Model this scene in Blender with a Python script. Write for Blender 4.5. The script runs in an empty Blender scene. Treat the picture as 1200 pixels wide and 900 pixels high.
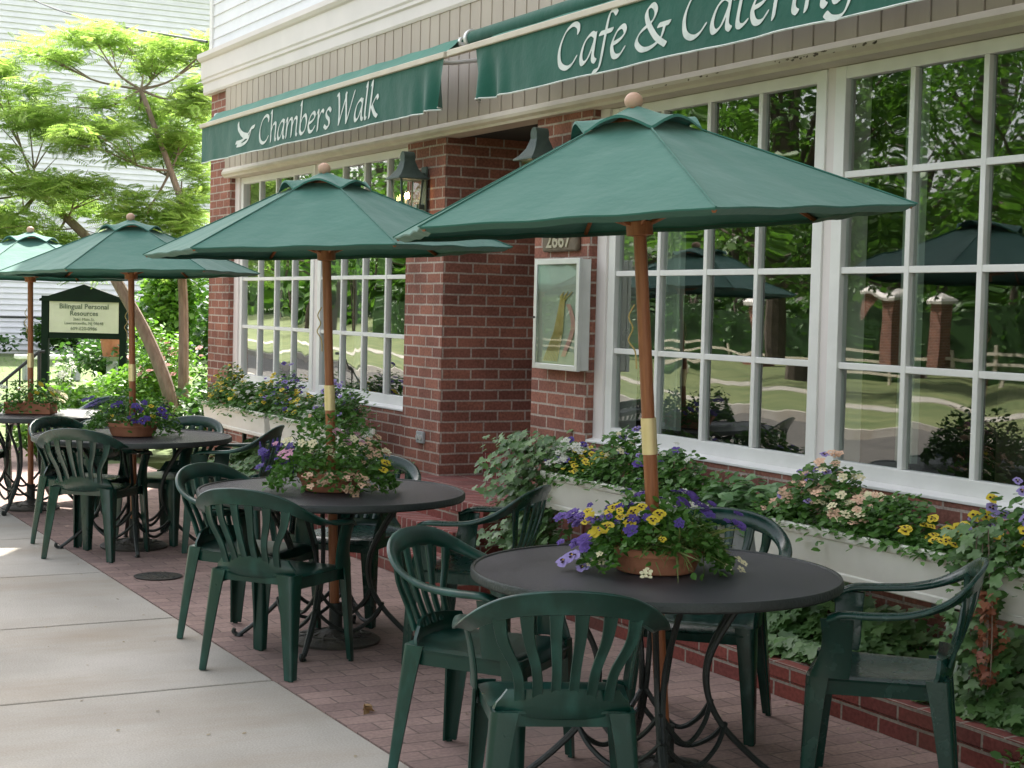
import bpy, bmesh, math, random
import numpy as np
from mathutils import Vector, Matrix
random.seed(7); RNG = np.random.default_rng(7)
R_ = math.radians; PI = math.pi
SC = bpy.context.scene; COL = SC.collection

# ------------------------------------------------------------------ mesh building
class MB:
    """Collects shapes and links them as ONE mesh object."""
    def __init__(s): s.v = []; s.f = []; s.m = []
    def add(s, vs, fs, mi=0):
        o = len(s.v); s.v += [tuple(map(float, p)) for p in vs]
        s.f += [[i + o for i in f] for f in fs]; s.m += [mi] * len(fs)
    def box(s, x0, x1, y0, y1, z0, z1, mi=0):
        vs = [(x, y, z) for z in (z0, z1) for y in (y0, y1) for x in (x0, x1)]
        s.add(vs, [(0,2,3,1),(4,5,7,6),(0,1,5,4),(2,6,7,3),(0,4,6,2),(1,3,7,5)], mi)
    def sweep(s, rings, closed=False, caps=True, mi=0):
        n = len(rings[0]); vs = [p for r in rings for p in r]; fs = []
        L = len(rings)
        for i in range(L if closed else L - 1):
            a = i * n; b = ((i + 1) % L) * n
            for j in range(n):
                k = (j + 1) % n; fs.append((a + j, a + k, b + k, b + j))
        if caps and not closed:
            fs.append(tuple(reversed(range(n)))); fs.append(tuple((L - 1) * n + j for j in range(n)))
        s.add(vs, fs, mi)
    def tube(s, pts, r, n=8, closed=False, mi=0):
        pts = [Vector(p) for p in pts]; L = len(pts); rings = []; up = None
        for i, p in enumerate(pts):
            a = pts[i - 1] if (i > 0 or closed) else p
            b = pts[(i + 1) % L] if (i < L - 1 or closed) else p
            t = (b - a).normalized()
            if up is None:
                up = Vector((0, 0, 1)) if abs(t.z) < .9 else Vector((1, 0, 0))
            x = t.cross(up)
            if x.length < 1e-6: x = t.orthogonal()
            x.normalize(); y = x.cross(t).normalized(); up = y
            rr = r[i] if isinstance(r, (list, tuple)) else r
            rings.append([p + x * (rr * math.cos(2 * PI * k / n)) + y * (rr * math.sin(2 * PI * k / n)) for k in range(n)])
        s.sweep(rings, closed=closed, mi=mi)
    def lathe(s, prof, c=(0, 0, 0), n=32, mi=0, cap=True):
        rings = [[(c[0] + r * math.cos(2 * PI * k / n), c[1] + r * math.sin(2 * PI * k / n), c[2] + z) for k in range(n)] for r, z in prof]
        s.sweep(rings, caps=cap, mi=mi)
    def grid(s, P, mi=0, flip=False):
        h = len(P); w = len(P[0]); vs = [p for r in P for p in r]; fs = []
        for i in range(h - 1):
            for j in range(w - 1):
                q = (i*w+j, i*w+j+1, (i+1)*w+j+1, (i+1)*w+j)
                fs.append(tuple(reversed(q)) if flip else q)
        s.add(vs, fs, mi)
    def ball(s, c, r, n=12, mi=0, sz=1.0):
        s.lathe([(max(1e-4, r * math.sin(PI * i / n)), -r * sz * math.cos(PI * i / n)) for i in range(n + 1)], c, n * 2, mi)
    def xf(s, M, start=0):
        for i in range(start, len(s.v)):
            s.v[i] = tuple(M @ Vector(s.v[i]))
    def mesh(s, name, mats, smooth=35, fix=True):
        me = bpy.data.meshes.new(name)
        me.from_pydata(s.v, [], s.f)
        if fix:
            bm = bmesh.new(); bm.from_mesh(me); bmesh.ops.recalc_face_normals(bm, faces=bm.faces[:]); bm.to_mesh(me); bm.free()
        me.polygons.foreach_set('material_index', s.m[:len(me.polygons)])
        for m in (mats if isinstance(mats, (list, tuple)) else [mats]): me.materials.append(m)
        # metric box-mapped UVs
        uv = me.uv_layers.new(name='UVMap')
        nl = len(me.loops); co = np.empty(len(me.vertices) * 3); me.vertices.foreach_get('co', co); co = co.reshape(-1, 3)
        vi = np.empty(nl, int); me.loops.foreach_get('vertex_index', vi)
        pn = np.empty(len(me.polygons) * 3); me.polygons.foreach_get('normal', pn); pn = np.abs(pn.reshape(-1, 3))
        tot = np.empty(len(me.polygons), int); me.polygons.foreach_get('loop_total', tot)
        ax = np.repeat(np.argmax(pn, 1), tot); c = co[vi]
        U = np.where(ax == 0, c[:, 1], c[:, 0]); V = np.where(ax == 2, c[:, 1], c[:, 2])
        uv.data.foreach_set('uv', np.stack([U, V], 1).ravel())
        if smooth:
            me.polygons.foreach_set('use_smooth', [True] * len(me.polygons))
            me.set_sharp_from_angle(angle=R_(smooth))
        me.update(); return me
    def build(s, name, mats, parent=None, smooth=35, bevel=0, loc=None, fix=True):
        o = bpy.data.objects.new(name, s.mesh(name, mats, smooth, fix)); COL.objects.link(o)
        if parent: o.parent = parent
        if loc: o.location = loc
        if bevel:
            b = o.modifiers.new('Bevel', 'BEVEL'); b.width = bevel; b.segments = 2; b.limit_method = 'ANGLE'; b.angle_limit = R_(40)
        return o

def obj_of(me, name, parent=None, loc=None, rot=None, scale=None):
    o = bpy.data.objects.new(name, me); COL.objects.link(o)
    if parent: o.parent = parent
    if loc is not None: o.location = loc
    if rot is not None: o.rotation_euler = rot
    if scale is not None: o.scale = (scale,) * 3
    return o
def tag(o, label=None, cat=None, group=None, kind=None):
    if label: o['label'] = label
    if cat: o['category'] = cat
    if group: o['group'] = group
    if kind: o['kind'] = kind
    return o
def empty(name, loc=(0, 0, 0), rz=0, label=None, cat=None, group=None):
    o = bpy.data.objects.new(name, None); COL.objects.link(o); o.location = loc; o.rotation_euler = (0, 0, rz)
    o.empty_display_size = .1
    return tag(o, label, cat, group)
def copy_tree(o, parent=None):
    c = o.copy(); COL.objects.link(c); c.parent = parent
    for ch in [x for x in COL.objects if x.parent == o]:
        copy_tree(ch, c)
    return c
def spline(pts, n=8, closed=False):
    P = [np.array(p, float) for p in pts]; out = []
    L = len(P); rng_ = range(L if closed else L - 1)
    for i in rng_:
        if closed: p0, p1, p2, p3 = P[i-1], P[i], P[(i+1) % L], P[(i+2) % L]
        else: p0, p1, p2, p3 = P[max(i-1, 0)], P[i], P[i+1], P[min(i+2, L-1)]
        for k in range(n):
            t = k / n
            out.append(.5 * ((2*p1) + (p2-p0)*t + (2*p0-5*p1+4*p2-p3)*t*t + (3*p1-p0-3*p2+p3)*t**3))
    if not closed: out.append(P[-1])
    return out

# ------------------------------------------------------------------ materials
def new_mat(name):
    m = bpy.data.materials.new(name); m.use_nodes = True; nt = m.node_tree
    for n in list(nt.nodes): nt.nodes.remove(n)
    out = nt.nodes.new('ShaderNodeOutputMaterial'); return m, nt, out
def N(nt, t, **kw):
    n = nt.nodes.new(t)
    for k, v in kw.items():
        if k.startswith('i_'):
            key = k[2:]; n.inputs[int(key) if key.isdigit() else key.replace('_', ' ')].default_value = v
        else: setattr(n, k, v)
    return n
def col4(c): return (c[0], c[1], c[2], 1)
def plain(name, c, rough=.6, c2=None, scale=8, bump=0, bscale=60, metal=0, spec=.5, detail=4, lo=.35, hi=.65, coat=0, coords='Object', emit=None, strength=0, stretch=None):
    m, nt, out = new_mat(name); L = nt.links.new
    p = N(nt, 'ShaderNodeBsdfPrincipled'); L(p.outputs[0], out.inputs[0])
    p.inputs['Roughness'].default_value = rough; p.inputs['Metallic'].default_value = metal
    p.inputs['Specular IOR Level'].default_value = spec; p.inputs['Coat Weight'].default_value = coat
    p.inputs['Base Color'].default_value = col4(c)
    tc = N(nt, 'ShaderNodeTexCoord'); src = tc.outputs[coords]
    if stretch:
        mp = N(nt, 'ShaderNodeMapping'); mp.inputs['Scale'].default_value = stretch; L(src, mp.inputs[0]); src = mp.outputs[0]
    if c2:
        nz = N(nt, 'ShaderNodeTexNoise'); nz.inputs['Scale'].default_value = scale; nz.inputs['Detail'].default_value = detail; L(src, nz.inputs['Vector'])
        r = N(nt, 'ShaderNodeValToRGB'); r.color_ramp.elements[0].position = lo; r.color_ramp.elements[1].position = hi
        r.color_ramp.elements[0].color = col4(c); r.color_ramp.elements[1].color = col4(c2)
        L(nz.outputs[0], r.inputs[0]); L(r.outputs[0], p.inputs['Base Color'])
        mr = N(nt, 'ShaderNodeMapRange'); mr.inputs['To Min'].default_value = max(0, rough - .08); mr.inputs['To Max'].default_value = min(1, rough + .1)
        L(nz.outputs[0], mr.inputs[0]); L(mr.outputs[0], p.inputs['Roughness'])
    if bump:
        nb = N(nt, 'ShaderNodeTexNoise'); nb.inputs['Scale'].default_value = bscale; nb.inputs['Detail'].default_value = 3; L(src, nb.inputs['Vector'])
        b = N(nt, 'ShaderNodeBump'); b.inputs['Strength'].default_value = bump; b.inputs['Distance'].default_value = .01
        L(nb.outputs[0], b.inputs['Height']); L(b.outputs[0], p.inputs['Normal'])
    if emit:
        p.inputs['Emission Color'].default_value = col4(emit); p.inputs['Emission Strength'].default_value = strength
    return m
def brick_mat(name, c1, c2, mortar, bw, rh, ms, rough=.85, offset=.5, dark=.5, rot=0, bumpd=.006, vary=(.62, 1.36), dirt=None, shift=(0, 0)):
    m, nt, out = new_mat(name); L = nt.links.new
    p = N(nt, 'ShaderNodeBsdfPrincipled'); L(p.outputs[0], out.inputs[0]); p.inputs['Roughness'].default_value = rough; p.inputs['Specular IOR Level'].default_value = .3
    uv = N(nt, 'ShaderNodeUVMap', uv_map='UVMap'); mp = N(nt, 'ShaderNodeMapping'); mp.inputs['Rotation'].default_value = (0, 0, rot)
    mp.inputs['Location'].default_value = (shift[0], shift[1], 0); L(uv.outputs[0], mp.inputs[0])
    wob = N(nt, 'ShaderNodeTexNoise'); wob.inputs['Scale'].default_value = 9; L(mp.outputs[0], wob.inputs['Vector'])
    wm = N(nt, 'ShaderNodeVectorMath', operation='MULTIPLY_ADD'); wm.inputs[1].default_value = (.006, .006, 0); L(wob.outputs['Color'], wm.inputs[0]); L(mp.outputs[0], wm.inputs[2])
    b = N(nt, 'ShaderNodeTexBrick'); b.offset = offset
    b.inputs['Scale'].default_value = 1; b.inputs['Brick Width'].default_value = bw; b.inputs['Row Height'].default_value = rh
    b.inputs['Mortar Size'].default_value = ms; b.inputs['Mortar Smooth'].default_value = .15; b.inputs['Bias'].default_value = 0
    b.inputs['Color1'].default_value = col4(c1); b.inputs['Color2'].default_value = col4(c2); b.inputs['Mortar'].default_value = col4(mortar)
    L(wm.outputs[0], b.inputs['Vector'])
    nz = N(nt, 'ShaderNodeTexNoise'); nz.inputs['Scale'].default_value = 3.2; nz.inputs['Detail'].default_value = 6; L(mp.outputs[0], nz.inputs['Vector'])
    fine = N(nt, 'ShaderNodeTexNoise'); fine.inputs['Scale'].default_value = 60; fine.inputs['Detail'].default_value = 5; L(mp.outputs[0], fine.inputs['Vector'])
    ad = N(nt, 'ShaderNodeMath', operation='ADD'); L(nz.outputs[0], ad.inputs[0]); L(fine.outputs[0], ad.inputs[1])
    mr = N(nt, 'ShaderNodeMapRange'); mr.inputs['From Min'].default_value = .7; mr.inputs['From Max'].default_value = 1.3; mr.inputs['To Min'].default_value = vary[0]; mr.inputs['To Max'].default_value = vary[1]; L(ad.outputs[0], mr.inputs[0])
    mu = N(nt, 'ShaderNodeVectorMath', operation='SCALE'); L(b.outputs['Color'], mu.inputs[0]); L(mr.outputs[0], mu.inputs['Scale'])
    last = mu.outputs[0]
    if dirt:
        dz = N(nt, 'ShaderNodeTexNoise'); dz.inputs['Scale'].default_value = 1.1; dz.inputs['Detail'].default_value = 7; L(mp.outputs[0], dz.inputs['Vector'])
        dr = N(nt, 'ShaderNodeValToRGB'); dr.color_ramp.elements[0].position = .5; dr.color_ramp.elements[1].position = .72
        dr.color_ramp.elements[0].color = (0, 0, 0, 1); dr.color_ramp.elements[1].color = (.6, .6, .6, 1); L(dz.outputs[0], dr.inputs[0])
        mx = N(nt, 'ShaderNodeMix', data_type='RGBA'); L(dr.outputs[0], mx.inputs[0]); L(last, mx.inputs[6]); mx.inputs[7].default_value = col4(dirt); last = mx.outputs[2]
    L(last, p.inputs['Base Color'])
    inv = N(nt, 'ShaderNodeMath', operation='MULTIPLY_ADD'); inv.inputs[1].default_value = -1; inv.inputs[2].default_value = 1; L(b.outputs['Fac'], inv.inputs[0])
    h = N(nt, 'ShaderNodeMath', operation='MULTIPLY_ADD'); h.inputs[1].default_value = .25; L(fine.outputs[0], h.inputs[0]); L(inv.outputs[0], h.inputs[2])
    bp = N(nt, 'ShaderNodeBump'); bp.inputs['Strength'].default_value = .7; bp.inputs['Distance'].default_value = bumpd; L(h.outputs[0], bp.inputs['Height']); L(bp.outputs[0], p.inputs['Normal'])
    return m
def leaf_mat(name, c1, c2, rough=.45, trans=.35, spec=.4):
    m, nt, out = new_mat(name); L = nt.links.new
    at = N(nt, 'ShaderNodeAttribute', attribute_name='tint')
    r = N(nt, 'ShaderNodeValToRGB'); r.color_ramp.elements[0].color = col4(c1); r.color_ramp.elements[1].color = col4(c2); L(at.outputs['Fac'], r.inputs[0])
    p = N(nt, 'ShaderNodeBsdfPrincipled'); p.inputs['Roughness'].default_value = rough; p.inputs['Specular IOR Level'].default_value = spec; L(r.outputs[0], p.inputs['Base Color'])
    t = N(nt, 'ShaderNodeBsdfTranslucent')
    g = N(nt, 'ShaderNodeMix', data_type='RGBA', blend_type='MULTIPLY'); g.inputs[0].default_value = 1; g.inputs[7].default_value = (1.25, 1.35, .8, 1); L(r.outputs[0], g.inputs[6]); L(g.outputs[2], t.inputs[0])
    mx = N(nt, 'ShaderNodeMixShader'); mx.inputs[0].default_value = trans; L(p.outputs[0], mx.inputs[1]); L(t.outputs[0], mx.inputs[2]); L(mx.outputs[0], out.inputs[0])
    return m
def cloth_mat(name, c1, c2, trans=.12, rough=.8, weave=900):
    m, nt, out = new_mat(name); L = nt.links.new
    tc = N(nt, 'ShaderNodeTexCoord'); nz = N(nt, 'ShaderNodeTexNoise'); nz.inputs['Scale'].default_value = 2.5; nz.inputs['Detail'].default_value = 8; L(tc.outputs['Object'], nz.inputs['Vector'])
    r = N(nt, 'ShaderNodeValToRGB'); r.color_ramp.elements[0].position = .3; r.color_ramp.elements[1].position = .7
    r.color_ramp.elements[0].color = col4(c1); r.color_ramp.elements[1].color = col4(c2); L(nz.outputs[0], r.inputs[0])
    p = N(nt, 'ShaderNodeBsdfPrincipled'); p.inputs['Roughness'].default_value = rough; p.inputs['Sheen Weight'].default_value = .25; p.inputs['Specular IOR Level'].default_value = .25; L(r.outputs[0], p.inputs['Base Color'])
    w = N(nt, 'ShaderNodeTexNoise'); w.inputs['Scale'].default_value = 5; w.inputs['Detail'].default_value = 5; L(tc.outputs['Object'], w.inputs['Vector'])
    b = N(nt, 'ShaderNodeBump'); b.inputs['Strength'].default_value = .35; b.inputs['Distance'].default_value = .035; L(w.outputs[0], b.inputs['Height']); L(b.outputs[0], p.inputs['Normal'])
    t = N(nt, 'ShaderNodeBsdfTranslucent'); L(r.outputs[0], t.inputs[0])
    mx = N(nt, 'ShaderNodeMixShader'); mx.inputs[0].default_value = trans; L(p.outputs[0], mx.inputs[1]); L(t.outputs[0], mx.inputs[2]); L(mx.outputs[0], out.inputs[0])
    return m
def glass_mat(name, tint=(.8, .88, .84), wav=.16, scale=1.5, mul=3.2, add=.04):
    m, nt, out = new_mat(name); L = nt.links.new
    tc = N(nt, 'ShaderNodeTexCoord'); mp = N(nt, 'ShaderNodeMapping'); mp.inputs['Scale'].default_value = (1, 1, .8); L(tc.outputs['Object'], mp.inputs[0])
    nz = N(nt, 'ShaderNodeTexNoise'); nz.inputs['Scale'].default_value = scale; nz.inputs['Detail'].default_value = 1.5; nz.inputs['Distortion'].default_value = .6; L(mp.outputs[0], nz.inputs['Vector'])
    b = N(nt, 'ShaderNodeBump'); b.inputs['Strength'].default_value = wav; b.inputs['Distance'].default_value = .02; L(nz.outputs[0], b.inputs['Height'])
    g = N(nt, 'ShaderNodeBsdfGlossy'); g.inputs['Roughness'].default_value = .012; g.inputs['Color'].default_value = (.95, .97, .96, 1); L(b.outputs[0], g.inputs['Normal'])
    t = N(nt, 'ShaderNodeBsdfTransparent'); t.inputs[0].default_value = col4(tint)
    lw = N(nt, 'ShaderNodeLayerWeight'); lw.inputs[0].default_value = .5; pw_ = N(nt, 'ShaderNodeMath', operation='POWER'); pw_.inputs[1].default_value = 5; L(lw.outputs['Facing'], pw_.inputs[0])
    f = N(nt, 'ShaderNodeMath', operation='MULTIPLY_ADD'); f.inputs[1].default_value = .96; f.inputs[2].default_value = .043; L(pw_.outputs[0], f.inputs[0])
    k = N(nt, 'ShaderNodeMath', operation='MULTIPLY_ADD'); k.inputs[1].default_value = mul; k.inputs[2].default_value = add; k.use_clamp = True; L(f.outputs[0], k.inputs[0])
    mx = N(nt, 'ShaderNodeMixShader'); L(k.outputs[0], mx.inputs[0]); L(t.outputs[0], mx.inputs[1]); L(g.outputs[0], mx.inputs[2]); L(mx.outputs[0], out.inputs[0])
    return m
def concrete_mat():
    m, nt, out = new_mat('concrete'); L = nt.links.new
    p = N(nt, 'ShaderNodeBsdfPrincipled'); L(p.outputs[0], out.inputs[0]); p.inputs['Roughness'].default_value = .9; p.inputs['Specular IOR Level'].default_value = .25
    tc = N(nt, 'ShaderNodeTexCoord')
    a = N(nt, 'ShaderNodeTexNoise'); a.inputs['Scale'].default_value = 1.3; a.inputs['Detail'].default_value = 8; L(tc.outputs['Object'], a.inputs['Vector'])
    r = N(nt, 'ShaderNodeValToRGB'); e = r.color_ramp.elements; e[0].position = .3; e[1].position = .7; e[0].color = (.35, .325, .285, 1); e[1].color = (.475, .445, .40, 1); L(a.outputs[0], r.inputs[0])
    f = N(nt, 'ShaderNodeTexNoise'); f.inputs['Scale'].default_value = 130; f.inputs['Detail'].default_value = 4; L(tc.outputs['Object'], f.inputs['Vector'])
    fr = N(nt, 'ShaderNodeMapRange'); fr.inputs['From Min'].default_value = .3; fr.inputs['From Max'].default_value = .7; fr.inputs['To Min'].default_value = .86; fr.inputs['To Max'].default_value = 1.1; L(f.outputs[0], fr.inputs[0])
    mu = N(nt, 'ShaderNodeVectorMath', operation='SCALE'); L(r.outputs[0], mu.inputs[0]); L(fr.outputs[0], mu.inputs['Scale'])
    # rusty brown stains, stretched across the walk
    mp = N(nt, 'ShaderNodeMapping'); mp.inputs['Scale'].default_value = (1.6, .5, 1); L(tc.outputs['Object'], mp.inputs[0])
    s = N(nt, 'ShaderNodeTexNoise'); s.inputs['Scale'].default_value = .9; s.inputs['Detail'].default_value = 9; s.inputs['Roughness'].default_value = .65; L(mp.outputs[0], s.inputs['Vector'])
    sr = N(nt, 'ShaderNodeValToRGB'); sr.color_ramp.elements[0].position = .46; sr.color_ramp.elements[1].position = .70; sr.color_ramp.elements[0].color = (0, 0, 0, 1); sr.color_ramp.elements[1].color = (.6, .6, .6, 1); L(s.outputs[0], sr.inputs[0])
    mx = N(nt, 'ShaderNodeMix', data_type='RGBA'); L(sr.outputs[0], mx.inputs[0]); L(mu.outputs[0], mx.inputs[6]); mx.inputs[7].default_value = (.30, .24, .17, 1); L(mx.outputs[2], p.inputs['Base Color'])
    v = N(nt, 'ShaderNodeTexVoronoi'); v.inputs['Scale'].default_value = 9; L(tc.outputs['Object'], v.inputs['Vector'])
    b = N(nt, 'ShaderNodeBump'); b.inputs['Strength'].default_value = .4; b.inputs['Distance'].default_value = .004; L(f.outputs[0], b.inputs['Height']); L(b.outputs[0], p.inputs['Normal'])
    return m
M = {}
M['brick'] = brick_mat('facade_brick', (.315, .130, .092), (.205, .083, .064), (.42, .345, .30), .2133, .0715, .0065, shift=(.03, .0))
M['brick_patio'] = brick_mat('patio_brick', (.34, .235, .205), (.255, .175, .158), (.17, .125, .11), .205, .105, .004, rot=PI/2, vary=(.72, 1.25), bumpd=.004, dirt=(.20, .155, .14))
M['brick_kerb'] = brick_mat('kerb_brick', (.25, .065, .05), (.17, .05, .045), (.30, .26, .22), .2133, .0675, .006, dirt=(.12, .08, .06))
M['rowlock'] = brick_mat('rowlock_brick', (.25, .068, .055), (.17, .05, .045), (.34, .27, .24), .0715, .3, .006, offset=0)
M['concrete'] = concrete_mat()
M['fascia'] = plain('taupe_paint', (.42, .35, .29), .6, (.50, .43, .36), 3, .15, 40, stretch=(1, 1, .25))
M['trim_tan'] = plain('tan_trim_paint', (.56, .49, .40), .55, (.64, .57, .47), 5, .1, 30)
M['white'] = plain('white_trim_paint', (.74, .73, .71), .45, (.80, .79, .77), 6, .08, 50)
M['crown'] = plain('crown_paint', (.71, .65, .635), .55, (.78, .715, .70), 2, .05, 30)
M['siding'] = plain('white_clapboard', (.76, .76, .79), .55, (.82, .82, .85), 3, .05, 30)
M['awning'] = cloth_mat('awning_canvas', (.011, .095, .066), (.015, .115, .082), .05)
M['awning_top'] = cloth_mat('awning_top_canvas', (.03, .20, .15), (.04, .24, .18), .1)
M['letter'] = plain('white_lettering', (.70, .73, .70), .7, (.50, .56, .53), 14, lo=.45, hi=.75)
M['canopy'] = cloth_mat('umbrella_canvas', (.042, .160, .125), (.052, .180, .142), .035)
M['chair'] = plain('green_resin', (.0025, .030, .0215), .25, (.010, .058, .045), 16, .05, 120, spec=.5, detail=10, lo=.52, hi=.85)
M['table_top'] = plain('charcoal_mesh_steel', (.030, .031, .040), .36, (.070, .069, .078), 3, .5, 450, spec=.4, detail=8)
M['iron'] = plain('black_green_iron', (.014, .020, .019), .45, (.022, .028, .026), 12, .3, 90)
M['base_iron'] = plain('worn_cast_iron', (.035, .038, .036), .55, (.07, .062, .05), 14, .5, 60)
M['wood'] = plain('red_brown_wood', (.27, .085, .03), .4, (.38, .14, .055), 14, .2, 60, stretch=(6, 6, .5))
M['woodlight'] = plain('pinkish_finial_wood', (.50, .30, .20), .5, (.58, .36, .26), 10)
M['brass'] = plain('brass_sleeve', (.72, .58, .30), .35, (.80, .66, .38), 9, metal=.55)
M['alu'] = plain('brushed_aluminium', (.62, .62, .61), .4, (.68, .68, .67), 9, metal=.5)
M['terracotta'] = plain('terracotta', (.36, .13, .07), .8, (.46, .19, .11), 10, .3, 60)
M['boxwhite'] = plain('cream_planter_plastic', (.74, .72, .65), .5, (.82, .80, .73), 4, .08, 30)
M['soil'] = plain('dark_soil', (.035, .024, .016), .95, (.06, .042, .03), 20, 1, 50)
M['asphalt'] = plain('asphalt', (.075, .068, .062), .9, (.11, .10, .09), 3, .6, 120)
M['lawn'] = plain('lawn_green', (.06, .085, .03), .9, (.085, .115, .04), 3, 1, 90)
M['bark'] = plain('bark', (.17, .125, .095), .85, (.26, .20, .155), 9, .8, 30, stretch=(3, 3, .7))
M['bark_dark'] = plain('dark_bark', (.08, .06, .045), .9, (.13, .10, .08), 9, .8, 30)
M['glass'] = glass_mat('window_glass')
M['glass_small'] = glass_mat('case_glass', tint=(.95, .97, .95), wav=.1, mul=1.0, add=.0)
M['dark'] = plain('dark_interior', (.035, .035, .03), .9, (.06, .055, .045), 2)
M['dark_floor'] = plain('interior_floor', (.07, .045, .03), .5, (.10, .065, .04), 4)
M['verdigris'] = plain('verdigris_copper', (.05, .078, .07), .5, (.08, .115, .10), 12, .3, 60, metal=.25)
M['bulb'] = plain('candle_bulb', (1, .8, .5), .4, emit=(1, .66, .30), strength=14)
M['signgreen'] = plain('sign_dark_green', (.004, .012, .008), .7, (.006, .017, .011), 8, spec=.15)
M['signcream'] = plain('sign_cream', (.50, .51, .45), .5, (.56, .57, .50), 5)
M['signtext'] = plain('sign_lettering', (.10, .13, .10), .6)
M['plaque'] = plain('plaque_wood', (.11, .085, .055), .7, (.17, .13, .09), 20)
M['plaquenum'] = plain('plaque_numbers', (.42, .38, .27), .6)
M['paper'] = plain('menu_paper', (.27, .30, .25), .6, (.34, .37, .31), 4)
M['straw'] = plain('dried_straw', (.52, .38, .15), .8, (.62, .48, .22), 20)
M['pink'] = plain('dusty_pink_ribbon', (.45, .22, .20), .7)
M['door'] = plain('dark_green_door', (.012, .04, .03), .4)
M['roof'] = plain('grey_shingle', (.10, .10, .10), .9, (.15, .15, .15), 5)
M['grey'] = plain('grey_cover', (.30, .32, .33), .5, (.38, .40, .41), 20)
M['deadleaf'] = plain('dead_leaf', (.30, .18, .08), .8, (.40, .26, .13), 30)
M['leaf_pansy'] = leaf_mat('pansy_leaf', (.045, .13, .022), (.13, .27, .06), trans=.3)
M['leaf_ivy'] = leaf_mat('ivy_leaf', (.035, .10, .026), (.17, .30, .10), rough=.38, trans=.2)
M['leaf_grassy'] = leaf_mat('grassy_leaf', (.10, .17, .04), (.34, .36, .14), trans=.3)
M['leaf_pale'] = leaf_mat('pale_broad_leaf', (.09, .20, .07), (.20, .34, .15), trans=.25)
M['leaf_red'] = leaf_mat('dry_red_leaf', (.22, .06, .03), (.40, .17, .09), trans=.2)
M['leaf_mimosa'] = leaf_mat('feathery_leaf', (.20, .32, .085), (.40, .52, .19), trans=.58)
M['leaf_garden'] = leaf_mat('garden_leaf', (.05, .15, .02), (.20, .36, .06), trans=.4)
M['leaf_dark'] = leaf_mat('dark_shrub_leaf', (.025, .075, .015), (.08, .18, .04), trans=.3)
M['leaf_street'] = leaf_mat('street_tree_leaf', (.045, .12, .02), (.12, .24, .04), trans=.45)
PC = {'purple': ((.085, .045, .27), (.18, .10, .40)), 'violet': ((.05, .03, .20), (.12, .07, .32)), 'yellow': ((.62, .43, .02), (.72, .58, .05)),
      'white': ((.55, .55, .47), (.68, .68, .60)), 'peach': ((.72, .42, .28), (.80, .58, .42)), 'pink': ((.62, .25, .40), (.75, .42, .55)),
      'lilac': ((.24, .18, .45), (.36, .29, .58)), 'cream': ((.72, .64, .38), (.80, .74, .52)), 'rose': ((.72, .30, .32), (.82, .50, .48))}
for k, (a, b) in PC.items(): M['petal_' + k] = plain('petal_' + k, a, .7, b, 40)
M['blotch'] = plain('petal_blotch', (.03, .008, .02), .8)
M['eye'] = plain('petal_eye', (.75, .55, .02), .8)

# ------------------------------------------------------------------ leaves (vectorised)
def rand_frames(n, tilt, base=None):
    """rotation matrices: local z = leaf normal, local y = leaf axis"""
    yaw = RNG.uniform(0, 2 * PI, n); 
    nz = np.stack([RNG.normal(0, tilt, n), RNG.normal(0, tilt, n), np.ones(n)], 1)
    if base is not None: nz = nz * .55 + np.asarray(base) * 1.0
    nz /= np.linalg.norm(nz, axis=1)[:, None]
    y = np.stack([np.cos(yaw), np.sin(yaw), RNG.normal(-.25, .3, n)], 1)
    x = np.cross(y, nz); x /= np.linalg.norm(x, axis=1)[:, None]; y = np.cross(nz, x)
    return np.stack([x, y, nz], 2)
def inst_mesh(name, tv, tf, pos, rot, sc, mat, tint=None):
    tv = np.array(tv, float); n = len(pos); k = len(tv)
    V = np.einsum('nij,kj->nki', rot, tv) * np.asarray(sc)[:, None, None] + np.asarray(pos)[:, None, :]
    V = V.reshape(-1, 3)
    lt = np.array([len(f) for f in tf]); flat = np.concatenate([np.array(f) for f in tf])
    loops = (flat[None, :] + (np.arange(n) * k)[:, None]).ravel()
    tots = np.tile(lt, n); starts = np.concatenate([[0], np.cumsum(tots)[:-1]])
    me = bpy.data.meshes.new(name)
    me.vertices.add(len(V)); me.vertices.foreach_set('co', V.ravel())
    me.loops.add(len(loops)); me.loops.foreach_set('vertex_index', loops.astype(np.int32))
    me.polygons.add(len(tots)); me.polygons.foreach_set('loop_start', starts.astype(np.int32)); me.polygons.foreach_set('loop_total', tots.astype(np.int32))
    a = me.attributes.new('tint', 'FLOAT', 'FACE')
    if tint is None: tint = RNG.beta(2, 2, n)
    a.data.foreach_set('value', np.repeat(tint, len(lt)).astype(np.float32))
    me.materials.append(mat); me.update(calc_edges=True); me.validate(); return me
OVAL = ([(0, 0, 0), (.28, .3, .06), (.26, .7, .05), (0, 1, -.06), (-.26, .7, .05), (-.28, .3, .06), (0, .5, -.02)], [(0, 1, 6), (1, 2, 6), (2, 3, 6), (3, 4, 6), (4, 5, 6), (5, 0, 6)])
IVY = ([(0, 0, 0), (.3, -.12, .03), (.55, .15, -.02), (.3, .42, .04), (.42, .68, -.03), (.14, .66, .03), (0, 1.0, -.06), (-.14, .66, .03), (-.42, .68, -.03), (-.3, .42, .04), (-.55, .15, -.02), (-.3, -.12, .03), (0, .35, -.03)],
       [(i, (i + 1) % 12, 12) for i in range(12)])
BROAD = ([(0, 0, 0), (.3, .25, .08), (.33, .6, .08), (0, 1, -.1), (-.33, .6, .08), (-.3, .25, .08), (0, .5, 0)], OVAL[1])
BLADE = ([(-.03, 0, 0), (.03, 0, 0), (.025, .5, .14), (-.025, .5, .14), (.006, 1, .1), (-.006, 1, .1)], [(0, 1, 2, 3), (3, 2, 4, 5)])
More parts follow.
